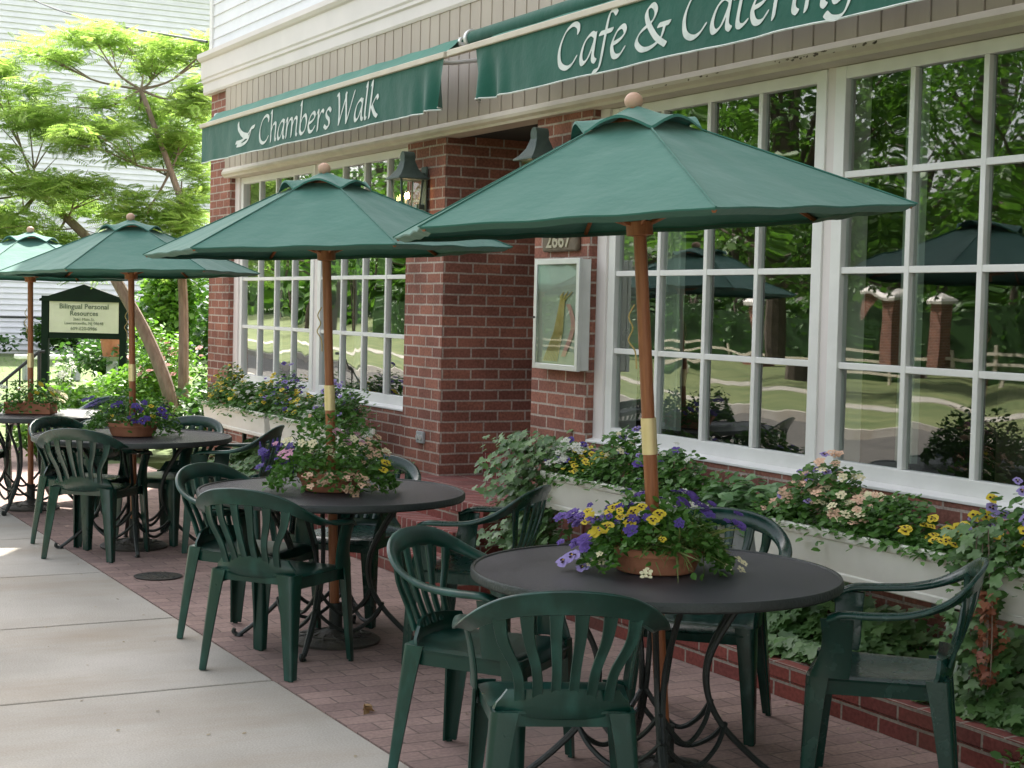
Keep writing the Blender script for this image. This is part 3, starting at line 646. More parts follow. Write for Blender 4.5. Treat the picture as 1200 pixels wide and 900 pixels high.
text_mesh('2667', .125, M['plaquenum'], 'house_number', pq, (0, -.038, 0), (PI/2, 0, 0), .004, .002, sx=1.15)
m = MB(); m.box(-10.035, -9.925, 4.628, 4.65, .62, .70); o = m.build('power_outlet', M['grey'], bevel=.004); tag(o, 'grey weatherproof power outlet low on the brick pillar', 'outlet')
for dx in (-.025, .025):
    m = MB(); m.tube([(dx - 9.98, 4.628, .66), (dx - 9.98, 4.620, .66)], .019, 12); m.build('socket_cover', M['alu'], o)

# ------------------------------------------------------------------ umbrellas
def umbrella(h=1.59, R=.9, drop=.385, seed=1):
    """local origin at the table-top hole; pole goes down to the base at z=-.68"""
    rr = random.Random(seed)
    r = empty('patio_umbrella', (0, 0, 0), label='x', cat='umbrella', group='green patio umbrellas over the tables')
    m = MB(); m.tube([(0, 0, .525), (0, 0, h)], .022, 16); m.tube([(0, 0, -.66), (0, 0, .41)], .0235, 16); m.build('pole', M['wood'], r)
    m = MB(); m.tube([(0, 0, .405), (0, 0, .53)], .0262, 16); m.build('pole_sleeve', M['brass'], r)
    m = MB(); m.ball((0, 0, h + .016), .031, 10); m.build('finial', M['woodlight'], r)
    zt = h - .005; ns = 16; ntt = 14
    def pt(seg, s, t):
        a0 = seg * PI / 3; a1 = a0 + PI / 3
        p0 = np.array([math.cos(a0), math.sin(a0)]); p1 = np.array([math.cos(a1), math.sin(a1)])
        q = (p0 * (1 - s) + p1 * s) * R * t
        b = 4 * s * (1 - s)
        z = zt - drop * t - .018 * b * math.sin(PI * min(1, t)) * t - .004 * b * math.sin(t * 17 + seg * 2) * (1 - t) + .003 * math.sin(s * 19 + seg) * t * (1 - s) * s * 4
        q = q * (1 - .025 * b * t)
        return q, z
    m = MB()
    for seg in range(6):
        P = []
        for j in range(ntt + 1):
            t = .15 + (1 - .15) * j / ntt; row = []
            for i in range(ns + 1):
                q, z = pt(seg, i / ns, t); row.append((q[0], q[1], z))
            P.append(row)
        # turned-down hem
        P.append([(p[0] * .998, p[1] * .998, p[2] - .005) for p in P[-1]]); P.append([(p[0] * .955, p[1] * .955, p[2] - .016) for p in P[-1]])
        m.grid(P)
    for seg in range(6):
        (a, za), (b, zb) = pt(seg, 0, .25), pt(seg, 0, 1.004)
        m.tube([(a[0], a[1], za + .004), (b[0], b[1], zb + .002)], .0032, 5)
    c = m.build('canopy', M['canopy'], r, smooth=28)
    m = MB()
    for seg in range(6):
        P = []
        for j in range(9):
            t = .012 + .238 * j / 8; row = []
            for i in range(ns + 1):
                s = i / ns; q, z = pt(seg, s, t); k = (j / 8) ** 2
                z2 = z + .010 + k * (.046 * math.sin(PI * s) ** 1.2 + .002)
                row.append((q[0] * (1 + .04 * k * math.sin(PI * s)), q[1] * (1 + .04 * k * math.sin(PI * s)), z2))
            P.append(row)
        P.append([(p[0] * 1.01, p[1] * 1.01, p[2] - .010) for p in P[-1]])
        m.grid(P)
    m.build('vent_cap', M['canopy'], r, smooth=28)
    for seg in range(6):
        a = seg * PI / 3; ca, sa = math.cos(a), math.sin(a)
        m = MB(); m.tube([(ca * .03, sa * .03, zt - .03), (ca * R * .985, sa * R * .985, zt - drop * .985 - .014)], .0085, 6); m.build('rib', M['wood'], r)
        m = MB(); m.tube([(ca * .035, sa * .035, h - .40), (ca * R * .52, sa * R * .52, zt - drop * .52 - .02)], .0075, 6); m.build('strut', M['wood'], r)
    m = MB(); m.lathe([(.024, 0), (.045, .004), (.045, .05), (.024, .056)], (0, 0, h - .44), 16); m.build('runner', M['wood'], r); m = MB(); m.lathe([(.024, 0), (.04, .004), (.04, .035), (.024, .04)], (0, 0, h - .055), 16); m.build('hub', M['wood'], r)
    m = MB(); m.tube(spline([(-.026, -.01, .92), (-.045, -.02, .88), (-.03, -.03, .84), (-.05, -.02, .80), (-.032, -.01, .76), (-.03, -.01, .70)], 5), .003, 5); m.build('pull_cord', M['straw'], r)
    return r
def place_umb(o, base, apex, yaw, R=.9):
    b = Vector(base); a = Vector(apex); d = (a - b).normalized()
    q = Vector((0, 0, 1)).rotation_difference(d); o.rotation_mode = 'QUATERNION'
    from mathutils import Quaternion
    o.rotation_quaternion = q @ Quaternion((0, 0, 1), yaw); o.location = b
# camera right in plan is (.471,.882): hexagon corner angle measured from it, positive turning away from the camera
cr = math.atan2(.882, .471)
TAB = {1: (-4.434, 2.93), 2: (-6.874, 2.752), 3: (-9.98, 2.65), 4: (-12.05, 2.44)}
U0 = umbrella()
UM = [(1, (-4.466, 2.817, 2.222), cr + R_(-21), .986), (2, (-6.896, 2.695, 2.154), cr + R_(-4), .947), (3, (-10.009, 2.626, 2.052), cr + R_(15.6), .888), (4, (-12.07, 2.43, 2.03), cr + R_(20), .90)]
UL = {1: 'nearest and largest green umbrella, over the table with yellow and purple pansies', 2: 'green umbrella second from the camera, over the table with peach and pink flowers',
      3: 'green umbrella third from the camera, above the deep purple pansy bowl', 4: 'farthest green umbrella at the picture edge, its top lit by sun'}
umbs = {}
for i, ap, yaw, sc_ in UM:
    o = U0 if i == 1 else copy_tree(U0)
    place_umb(o, (TAB[i][0], TAB[i][1], .70), ap, yaw); o['label'] = UL[i]
    L_ = (Vector(ap) - Vector((TAB[i][0], TAB[i][1], .70))).length
    o.scale = (sc_, sc_, L_ / 1.585); umbs[i] = o

# ------------------------------------------------------------------ umbrella bases, tables
def base_plate():
    r = empty('umbrella_base', (0, 0, 0), label='x', cat='umbrella base', group='round cast iron umbrella bases')
    m = MB(); m.lathe([(.001, 0), (.205, 0), (.21, .012), (.19, .026), (.10, .036), (.05, .05), (.04, .06), (.001, .06)], (0, 0, 0), 40)
    for k in range(12):
        a = 2 * PI * k / 12; m.tube([(math.cos(a + t * .09) * (.07 + .025 * t), math.sin(a + t * .09) * (.07 + .025 * t), .040 - .0035 * t) for t in range(5)], .006, 6)
        b = a + PI / 12; m.lathe([(.008, 0), (.016, .002), (.016, .006), (.008, .008)], (math.cos(b) * .15, math.sin(b) * .15, .028), 8)
    m.tube([(math.cos(t * PI / 20) * .125, math.sin(t * PI / 20) * .125, .036) for t in range(40)], .005, 6, closed=True)
    m.build('base_disc', M['base_iron'], r, smooth=40)
    m = MB(); m.lathe([(.027, 0), (.031, 0), (.031, .13), (.027, .13)], (0, 0, .05), 16); m.build('base_tube', M['iron'], r); return r
def table():
    r = empty('round_table', (0, 0, 0), label='x', cat='table', group='round black metal patio tables')
    m = MB(); zt = .70
    m.lathe([(.028, zt - .006), (.035, zt - .0005), (.60, zt - .0005), (.603, zt - .006), (.028, zt - .008)], (0, 0, 0), 72, cap=False); m.build('tabletop', M['table_top'], r, smooth=30)
    m = MB(); m.lathe([(.598, zt - .003), (.602, zt + .004), (.610, zt + .005), (.614, zt - .002), (.615, zt - .022), (.611, zt - .028), (.604, zt - .027), (.600, zt - .008), (.598, zt - .003)], (0, 0, 0), 72, cap=False); m.build('table_rim', M['iron'], r)
    m = MB()
    m.tube([(math.cos(t * PI / 16) * .27, math.sin(t * PI / 16) * .27, zt - .018) for t in range(32)], .007, 6, closed=True); m.lathe([(.026, zt - .03), (.04, zt - .03), (.04, zt - .008), (.026, zt - .008)], (0, 0, 0), 16)
    for k in range(4):
        a = k * PI / 2 + PI / 4; m.tube([(math.cos(a) * .04, math.sin(a) * .04, zt - .018), (math.cos(a) * .59, math.sin(a) * .59, zt - .016)], .007, 6)
    m.build('under_frame', M['iron'], r)
    for k in range(4):
        a = k * PI / 2 + PI / 4; ca, sa = math.cos(a), math.sin(a); m = MB()
        for da in (-.14, .14):
            c2, s2 = math.cos(a + da), math.sin(a + da)
            pts = [(.34, zt - .02, 1.0), (.26, .56, .9), (.19, .42, .6), (.185, .30, .35), (.235, .19, .18), (.33, .09, .08), (.415, .02, .03)]
            m.tube(spline([(math.cos(a + da * w_) * q, math.sin(a + da * w_) * q, z) for q, z, w_ in pts], 5), .0105, 7)
        m.tube(spline([(ca * .405, sa * .405, .03), (ca * .435, sa * .435, .008), (ca * .46, sa * .46, .018), (ca * .455, sa * .455, .035)], 4), .010, 7)
        m.lathe([(.012, 0), (.018, .003), (.012, .012)], (ca * .43, sa * .43, 0), 10)
        m.build('leg', M['iron'], r)
    for k in range(4):
        a0 = k * PI / 2 + PI / 4; a1 = a0 + PI / 2; m = MB()
        for q, zz, dp in ((.20, .27, .12), (.25, .19, .11)):
            pts = []
            for t in range(9):
                u = t / 8; a = a0 + (a1 - a0) * u; rr = q * (1 - .25 * math.sin(PI * u)) ; pts.append((math.cos(a) * rr, math.sin(a) * rr, zz - dp * math.sin(PI * u) ** .8))
            m.tube(spline(pts, 3), .009, 6)
        m.build('stretcher', M['iron'], r)
    return r
T0 = table(); B0 = base_plate()
TL = {1: 'round black metal table nearest the camera, holding yellow and purple pansies', 2: 'round black metal table second from the camera, holding peach and pink flowers',
      3: 'round black metal table third from the camera with deep purple pansies', 4: 'farthest round metal table, at the edge by the iron railing'}
BL = {1: 'cast iron umbrella base under the nearest table', 2: 'ornate cast iron umbrella base under the second table', 3: 'cast iron umbrella base under the third table', 4: 'cast iron umbrella base under the farthest table'}
for i in (1, 2, 3, 4):
    o = T0 if i == 1 else copy_tree(T0); o.location = (TAB[i][0], TAB[i][1], 0); o.rotation_euler[2] = R_([0, 20, 8, 35, 10][i]); o['label'] = TL[i]
    b = B0 if i == 1 else copy_tree(B0)
    ap = Vector(UM[i - 1][1]); hole = Vector((TAB[i][0], TAB[i][1], .70)); d = (ap - hole).normalized(); g_ = hole - d * (.66)
    b.location = (g_.x, g_.y, 0.001); b['label'] = BL[i]

# ------------------------------------------------------------------ chairs
def chair():
    """faces +Y; origin on the ground under the seat"""
    r = empty('plastic_armchair', (0, 0, 0), label='x', cat='chair', group='green plastic armchairs around the tables')
    def section(c, wv, nv, w, t, crown=.0):
        """rounded flat band cross-section, wv across the band, nv out of its face"""
        c = Vector(c); wv = Vector(wv).normalized(); nv = Vector(nv).normalized(); out = []
        for a, b in ((-.5, -.2), (-.46, -.5), (-.2, -.55), (.2, -.55), (.46, -.5), (.5, -.2), (.5, .25), (.44, .5), (.2, .62), (-.2, .62), (-.44, .5), (-.5, .25)):
            out.append(c + wv * (a * w) + nv * (b * t + crown * (1 - (2 * a) ** 2)))
        return out
    # rim: arm ends -> round the back; w direction turns from outward (arms) to upward (back)
    half = [((.262, .168, .628), (1, 0, 0), (0, 0, 1), .056), ((.272, .12, .648), (1, 0, .05), (0, 0, 1), .056), ((.282, .035, .652), (1, 0, .05), (-.05, 0, 1), .054), ((.287, -.06, .660), (1, -.05, .1), (-.1, 0, 1), .052),
            ((.282, -.13, .678), (.9, -.25, .35), (-.35, .15, .9), .052), ((.262, -.195, .708), (.75, -.3, .6), (-.5, .45, .7), .054), ((.222, -.243, .743), (.5, -.3, .8), (-.45, .75, .5), .060),
            ((.165, -.275, .770), (.3, -.25, .92), (-.28, .9, .3), .066), ((.09, -.294, .785), (.12, -.24, .96), (-.12, .97, .24), .070), ((0, -.300, .790), (0, -.24, .97), (0, .97, .24), .072)]
    ctrl = [(Vector(a), Vector(b), Vector(c), d) for a, b, c, d in half]
    zs = lambda z: .43 + (z - .43) * .91
    ctrl = [(Vector((a.x, a.y, zs(a.z))), b, c, d) for a, b, c, d in ctrl]
    mir = lambda v: Vector((-v.x, v.y, v.z))
    full = ctrl + [(mir(a), mir(b), mir(c), d) for a, b, c, d in reversed(ctrl[:-1])]
    def interp(L_, n=5):
        A = spline([tuple(x[0]) + tuple(x[1]) + tuple(x[2]) + (x[3],) for x in L_], n)
        return [(Vector(x[0:3]), Vector(x[3:6]), Vector(x[6:9]), x[9]) for x in A]
    F = interp(full, 5)
    n1 = 4 * 5  # first four spans = right arm
    rim = F[n1:len(F) - n1]; armR = F[:n1 + 1]; armL = F[len(F) - n1 - 1:]
    m = MB(); m.sweep([section(c, w_, n_, ww, .014, .005) for c, w_, n_, ww in rim])
    # fan of slats
    for k in range(6):
        u = (k - 2.5) / 2.5
        b = Vector((u * .125, -.205, .465)); tx = u * .205
        # rim height at tx
        q = min(rim, key=lambda R4: abs(R4[0].x - tx)); t_ = q[0] - Vector(q[1]).normalized() * (q[3] * .42)
        mid1 = b.lerp(t_, .35) + Vector((-u * .012, -.010, 0)); mid2 = b.lerp(t_, .72) + Vector((u * .006, -.008, 0))
        pts = spline([tuple(b), tuple(mid1), tuple(mid2), tuple(t_)], 5); rings = []
        for i, p in enumerate(pts):
            tt = i / (len(pts) - 1); p = Vector(p); a = Vector(pts[max(0, i - 1)]); c_ = Vector(pts[min(len(pts) - 1, i + 1)]); d = (c_ - a).normalized()
            out_n = Vector((-u * .35 * tt, 1, .2)); wv = d.cross(out_n).normalized(); nv = wv.cross(d).normalized()
            if nv.y < 0: nv = -nv
            rings.append(section(p, wv, nv, .031 + .013 * tt ** 2 - .004 * math.sin(PI * tt), .010, .003))
        m.sweep(rings)
    # solid foot of the back, curving into the seat
    P = []
    for j, (y, z, hw) in enumerate([(-.212, .500, .160), (-.211, .478, .176), (-.210, .450, .190), (-.203, .428, .200), (-.185, .415, .205)]):
        P.append([(hw * (i / 12 * 2 - 1), y + .045 * abs(i / 12 * 2 - 1) ** 2.2, z - .012 * (i / 12 * 2 - 1) ** 2 * (1 if j < 2 else 0)) for i in range(13)])
    Q = [[(p[0] * .985, p[1] - .012, p[2] - (.0 if jj < 3 else .010)) for p in row] for jj, row in enumerate(P)]
    m.sweep([row + list(reversed(Q[j])) for j, row in enumerate(P)])
    m.build('backrest', M['chair'], r, smooth=45)
    for arm, sgn in ((armR, 1), (armL, -1)):
        m = MB(); m.sweep([section(c, w_, n_, ww, .015, .006) for c, w_, n_, ww in arm])
        # front arm panel: arm end down to the seat corner
        rings = []
        for t in range(9):
            u = t / 8; x = sgn * (.262 - .030 * math.sin(u * PI / 2)); yc = .138 + .02 * u - .01 * math.sin(PI * u); z = .615 - u * .193; wd = .088 + .018 * (1 - math.sin(PI * min(1, u * 1.15))) + .015 * u
            rings.append([Vector(p) for p in section((x, yc, z), (0, 1, 0), (sgn, 0, .15), wd, .014, .006)])
        m.sweep(rings)
        # lip under the arm
        m.build('armrest', M['chair'], r, smooth=45)
    # seat
    nu, nv_ = 18, 20; top = []
    for j in range(nv_ + 1):
        v = j / nv_; y = -.205 + .435 * v; hw = .198 + .030 * v
        row = []
        for i in range(nu + 1):
            u = i / nu * 2 - 1
            z = .428 - .014 * (1 - u * u) * math.sin(PI * min(1, v * 1.05)) ** .8
            if v > .86: z -= .030 * ((v - .86) / .14) ** 2
            if v < .12: z += .006 * (1 - v / .12)
            z -= .010 * max(0, abs(u) - .85) / .15
            yy = y + (.012 * (1 - u * u) if v > .8 else 0)
            row.append((u * hw, yy, z))
        top.append(row)
    m = MB(); bot = [[(p[0] * .985, p[1], p[2] - .008) for p in row] for row in top]
    rings = [row + list(reversed(bot[j])) for j, row in enumerate(top)]; m.sweep(rings)
    # apron skirt
    def skirt(pts, dz=.05, t=.006):
        rings = []
        for i, p in enumerate(pts):
            a = Vector(pts[max(0, i - 1)]); b = Vector(pts[min(len(pts) - 1, i + 1)]); d = (b - a).normalized(); nn = Vector((d.y, -d.x, 0)).normalized(); p = Vector(p)
            rings.append([p + Vector((0, 0, -.001)), p + nn * t, p + nn * (t + .006) + Vector((0, 0, -dz)), p + nn * .003 + Vector((0, 0, -dz))])
        m.sweep(rings)
    right = [top[j][nu] for j in range(nv_ + 1)]; left = [top[nv_ - j][0] for j in range(nv_ + 1)]
    skirt([(p[0] - .006, p[1], p[2] - .002) for p in reversed(right)][1:]); skirt([(p[0] + .006, p[1], p[2] - .002) for p in reversed(left)][:-1])
    skirt([(p[0], p[1] - .004, p[2] - .004) for p in top[nv_]], .034)
    skirt([(p[0], p[1] + .004, p[2] - .004) for p in reversed(top[0])], .042)
    m.build('seat', M['chair'], r, smooth=45)
    # legs: rounded L channel, tapering and splayed
    def leg(top_, foot, sx, sy, w0, w1):
        rings = []
        for t in range(8):
            u = t / 7; c = Vector(top_).lerp(Vector(foot), u); w_ = w0 + (w1 - w0) * u ** .8; th = .0075; rad = .3 * w_
            # outline in plan; corner points outward (sx,sy)
            pr = [(-w_, .0), (-rad, .0), (-rad * .3, -rad * .3 * 1.0), (0, -rad), (0, -w_), (-th, -w_), (-th - .002, -rad - th), (-rad * .45 - th, -rad * .45 - th), (-rad - th, -th - .002), (-w_, -th)]
            rings.append([Vector((c.x + sx * a, c.y + sy * b, c.z)) for a, b in pr])
        m_ = MB(); m_.sweep(rings); m_.lathe([(.001, 0), (.012, 0), (.012, .006), (.001, .007)], (foot[0] - sx * w1 * .35, foot[1] - sy * w1 * .35, 0), 8)
        m_.build('leg', M['chair'], r, smooth=45)
    for sx in (1, -1):
        leg((sx * .236, .232, .423), (sx * .250, .244, .004), sx, 1, .072, .038)
        leg((sx * .205, -.212, .430), (sx * .232, -.248, .004), sx, -1, .078, .038)
    return r
CH = [ # x, y, heading(deg, direction it faces in plan), label
 (-4.03, 2.33, 156, 'green plastic chair with its back to us, nearest the camera'),
 (-4.80, 2.49, 38, 'green plastic chair left of the nearest table, facing right'),
 (-3.98, 3.53, -134, 'green plastic chair right of the nearest table, facing left'),
 (-4.96, 3.50, -47, 'green plastic chair behind the nearest table, against the brick kerb'),
 (-6.28, 3.20, -138, 'green plastic chair at the second table, in front of the entrance steps'),
 (-6.50, 2.36, 128, 'green plastic chair with its back to us at the second table'),
 (-7.12, 2.45, 36, 'green plastic chair left of the second table, wet shine on its seat'),
 (-7.40, 3.07, -50, 'green plastic chair behind the second table, facing the camera'),
 (-9.72, 2.36, 140, 'green plastic chair with its back to us at the third table'),
 (-10.24, 2.42, 35, 'green plastic chair left of the third table, beside the sidewalk edge'),
 (-10.22, 2.95, -55, 'green plastic chair behind the third table, near the tree trunk'),
 (-9.68, 3.20, -124, 'green plastic chair at the third table, below the far window box'),
 (-12.16, 2.03, 152, 'green plastic chair cut off by the left edge of the picture'),
 (-12.45, 3.02, -50, 'green plastic chair behind the farthest table'),
 (-11.72, 2.78, -140, 'green plastic chair right of the farthest table, behind the third one'),
]
C0 = chair()
VAR = [M['chair']] + [plain('green_resin_worn', tuple(c * f_ for c in (.0025, .030, .0215)), ro, tuple(c * g_ for c in (.012, .060, .048)), sc2, .05, 120, spec=.5, detail=10, lo=.50, hi=.80 + .03 * k, stretch=(1, 1 + .3 * k, .6))
    for k, (f_, g_, ro, sc2) in enumerate(((1.15, 1.5, .30, 11), (.9, 1.0, .22, 19), (1.25, 1.9, .34, 7), (1.0, 1.3, .27, 14)))]
for i, (x, y, hd, lb) in enumerate(CH):
    o = C0 if i == 0 else copy_tree(C0)
    for ch in [q for q in COL.objects if q.parent == o]:
        ch.material_slots[0].link = 'OBJECT'; ch.material_slots[0].material = VAR[(i * 2 + 1) % 5]
    o.location = (x, y, 0.001); o.rotation_euler[2] = R_(hd - 90); o['label'] = lb

# ------------------------------------------------------------------ blossoms
def petal_disc(mb, ang, r0, size, lift, mi, n=7):
    c = (math.cos(ang) * r0, math.sin(ang) * r0)
    vs = [(c[0], c[1], lift * .4)]
    for k in range(n):
        a = 2 * PI * k / n; q = size * (1 + .12 * math.sin(3 * a + ang)); vs.append((c[0] + q * math.cos(a), c[1] + q * math.sin(a), lift + .12 * size * math.sin(2 * a)))
    mb.add(vs, [(0, 1 + k, 1 + (k + 1) % n) for k in range(n)], mi)
def pansy(name, col, blotch=True):
    m = MB()
    for k, (a, r0, s, l) in enumerate([(70, .45, .52, .0), (110, .45, .52, .03), (5, .48, .50, .07), (175, .48, .50, .09), (270, .45, .58, .12)]):
        petal_disc(m, R_(a), r0, s, l, 0)
    if blotch:
        for a, l in ((20, .16), (160, .16), (270, .20)): petal_disc(m, R_(a), .30, .20, l, 1, 6)
        petal_disc(m, 0, 0, .10, .24, 2, 6)
    return m.mesh(name, [M['petal_' + col], M['blotch'], M['eye']], smooth=0, fix=False)
def ruffle(name, col, n=16):
    m = MB(); rr = random.Random(3)
    for k in range(n):
        a = k * 2.4; q = .15 + .75 * math.sqrt(k / n); petal_disc(m, a, q, .34, .35 * (1 - q) + rr.uniform(-.06, .06), 0, 6)
    return m.mesh(name, [M['petal_' + col]], smooth=0, fix=False)
def spike(name, col):
    m = MB(); rr = random.Random(5)
    for k in range(26):
        z = k / 26 * 2.6; a = k * 2.4; q = .34 * (1 - k / 34)
        petal_disc(m, a, q, .24 * (1 - k / 50), z, 0, 5)
    return m.mesh(name, [M['petal_' + col]], smooth=0, fix=False)
FL = {'purple': ruffle('blossom_ruffled_purple', 'purple'), 'yellow': pansy('blossom_yellow', 'yellow'), 'yellowplain': pansy('blossom_plain_yellow', 'yellow', False), 'white': ruffle('blossom_white', 'white', 9),
      'violet': pansy('blossom_violet', 'violet'), 'lilac': pansy('blossom_lilac', 'lilac'), 'peach': ruffle('blossom_peach', 'peach', 9), 'pink': ruffle('blossom_pink', 'pink', 10),
      'cream': ruffle('blossom_cream', 'cream', 9), 'spike': spike('blossom_spike', 'violet'), 'rose': ruffle('blossom_rose', 'rose', 14), 'deep': ruffle('blossom_deep_violet', 'violet', 12)}
NM = {'yellow': 'pansy_bloom', 'yellowplain': 'pansy_bloom', 'violet': 'pansy_bloom', 'lilac': 'pansy_bloom', 'spike': 'flower_spike', 'rose': 'rose_bloom'}
def bloom(kind, parent, loc, size, out=None):
    """out: plan direction the face leans toward"""
    tilt = random.uniform(.5, 1.2); 
    if out is None: out = (random.uniform(.2, 1), random.uniform(-1, -.1))
    n = Vector((out[0] * tilt, out[1] * tilt, 1)).normalized()
    if kind == 'spike': n = Vector((random.uniform(-.35, .35), random.uniform(-.35, .35), 1)).normalized()
    q = n.to_track_quat('Z', 'Y'); o = obj_of(FL[kind], NM.get(kind, 'blossom'), parent, loc, None, size * random.choice((.55, .7, .82, .92, 1.05)))
    o.rotation_mode = 'QUATERNION'; from mathutils import Quaternion
    o.rotation_quaternion = q @ Quaternion((0, 0, 1), random.uniform(-.5, .5) if kind in ('yellow', 'violet', 'lilac') else random.uniform(0, 6.28)); return o

# ------------------------------------------------------------------ window boxes
def trough_mesh(L):
    m = MB()
    prof = [(-.085, 0), (-.10, .006), (-.103, .03), (-.098, .036), (-.10, .045), (-.112, .155), (-.112, .163), (-.124, .166), (-.127, .176), (-.127, .200), (-.122, .205), (-.108, .205)]
    prof = prof + [(-.104, .16), (.104, .16)] + [(-a, b) for a, b in reversed(prof)]
    taper = lambda z: .012 * (z / .2)
    m.sweep([[(x * (L / 2 - .03 + taper(z) * 1.5), y, z) for y, z in prof] for x in (-1, 1)]);
    return m
def window_box(xc, L, label, blooms, seed, lat=.20, hgt=.20, hang=.05, tilt=.0):
    random.seed(seed)
    r = empty('window_box', (xc, 4.335, .485), tilt, label, 'planter', 'cream window boxes of pansies under the cafe windows')
    m = trough_mesh(L); m.build('trough', M['boxwhite'], r, smooth=30, bevel=.002)
    m = MB(); 
    for sx in (-1, 1): m.box(sx * L * .34 - .015, sx * L * .34 + .015, -.09, .20, -.03, -.002); m.box(sx * L * .34 - .015, sx * L * .34 + .015, .17, .20, -.20, -.03)
    m.build('shelf_bracket', M['iron'], r)
    hgt *= 1.4; n = int(2500 * L); xs_ = RNG.uniform(-L / 2 + .03, L / 2 - .03, n)
    hh = hgt * (.62 + .25 * np.sin(xs_ * 5 + seed) + .22 * np.sin(xs_ * 13 + seed * 2)); ys_ = RNG.normal(0, .075, n) - .01
    zz = .18 + RNG.random(n) ** .75 * hh * np.clip(1.25 - (ys_ / .17) ** 2, .1, 1)
    # spill over the front lip
    ys_ = np.maximum(ys_, -.105 - RNG.random(n) * .03); sp = (RNG.random(n) < .022); ys_ = np.where(sp, -.135 - RNG.random(n) * .03, ys_); zz = np.where(sp, .205 - RNG.random(n) ** 2 * hang * (1.3 + np.sin(xs_ * 9 + seed)), zz)
    leaf_obj('foliage', OVAL, np.stack([xs_, ys_, zz], 1), .036, M['leaf_pansy'], r, tilt=.7, base=(.0, -.35, .4))
    for kind, x0, x1, cnt, size in blooms:
        for _ in range(int(cnt * 1.5)):
            x = random.uniform(x0, x1) * L / 2; h = hgt * (.62 + .25 * math.sin(x * 5 + seed) + .22 * math.sin(x * 13 + seed * 2))
            y = random.uniform(-.13, .08); bloom(kind, r, (x, y, .20 + h * random.uniform(.5, 1.05) * max(.25, 1.1 - (y / .17) ** 2)), size)
    return r
window_box(-12.80, 1.62, 'cream window box farthest from the camera, yellow and white pansies at the corner pier', [('yellow', -1, -.3, 26, .026), ('yellowplain', -.5, .1, 14, .024), ('white', 0, .6, 24, .024), ('cream', -.4, .2, 8, .022), ('yellow', .5, 1, 22, .026), ('lilac', .7, 1, 6, .024)], 3, hgt=.24)
window_box(-11.12, 1.56, 'cream window box beside the brick pillar with lilac and yellow pansies', [('violet', -1, -.5, 16, .024), ('lilac', -.8, -.3, 10, .024), ('yellow', -.7, -.2, 20, .026), ('white', -.4, .2, 22, .024), ('lilac', .2, .9, 26, .024), ('peach', 0, .4, 6, .022)], 5, hgt=.24)
window_box(-6.72, 1.62, 'cream window box right of the menu case with white, yellow and violet pansies', [('white', -.95, -.62, 20, .028), ('violet', -1, -.65, 8, .026), ('yellow', -.68, -.4, 26, .027), ('cream', -.2, 0, 8, .026), ('lilac', -.15, .2, 12, .024), ('purple', .15, .35, 5, .03), ('white', .3, .7, 10, .018)], 8, hgt=.21)
window_box(-4.98, 1.34, 'cream window box of peach and yellow flowers behind the right-hand chair', [('peach', -.85, .1, 46, .026), ('lilac', -.75, -.4, 8, .028), ('cream', -.4, .1, 22, .026), ('yellow', .45, .95, 26, .028), ('lilac', .7, 1, 9, .028)], 9, hgt=.19)
window_box(-3.55, 1.42, 'cream window box at the right picture edge with yellow and violet pansies', [('yellow', -.9, .2, 22, .03), ('lilac', -1, -.2, 12, .028), ('purple', -.8, .6, 8, .03), ('white', 0, 1, 10, .024)], 12, hgt=.22)
# broad-leaved pale plant standing between the two near boxes
bp = empty('potted_plant', (-5.80, 4.35, .40), label='pale green broad-leaved plant in a grey pot between two window boxes', cat='plant')
m = MB(); m.lathe([(.07, .0), (.075, 0), (.105, .17), (.115, .17), (.115, .20), (.10, .20), (.09, .16), (.07, .16)], (0, 0, .03), 24); m.build('pot', M['grey'], bp)
m = MB(); m.box(-.02, .02, -.1, .26, -.0, .028); m.build('shelf_bracket', M['iron'], bp)
p, d = vol_points((0, -.02, .30), (.22, .16, .13), 260, .3); leaf_obj('foliage', BROAD, p, .075, M['leaf_pale'], bp, tilt=.5, base=(.1, -.3, .5))

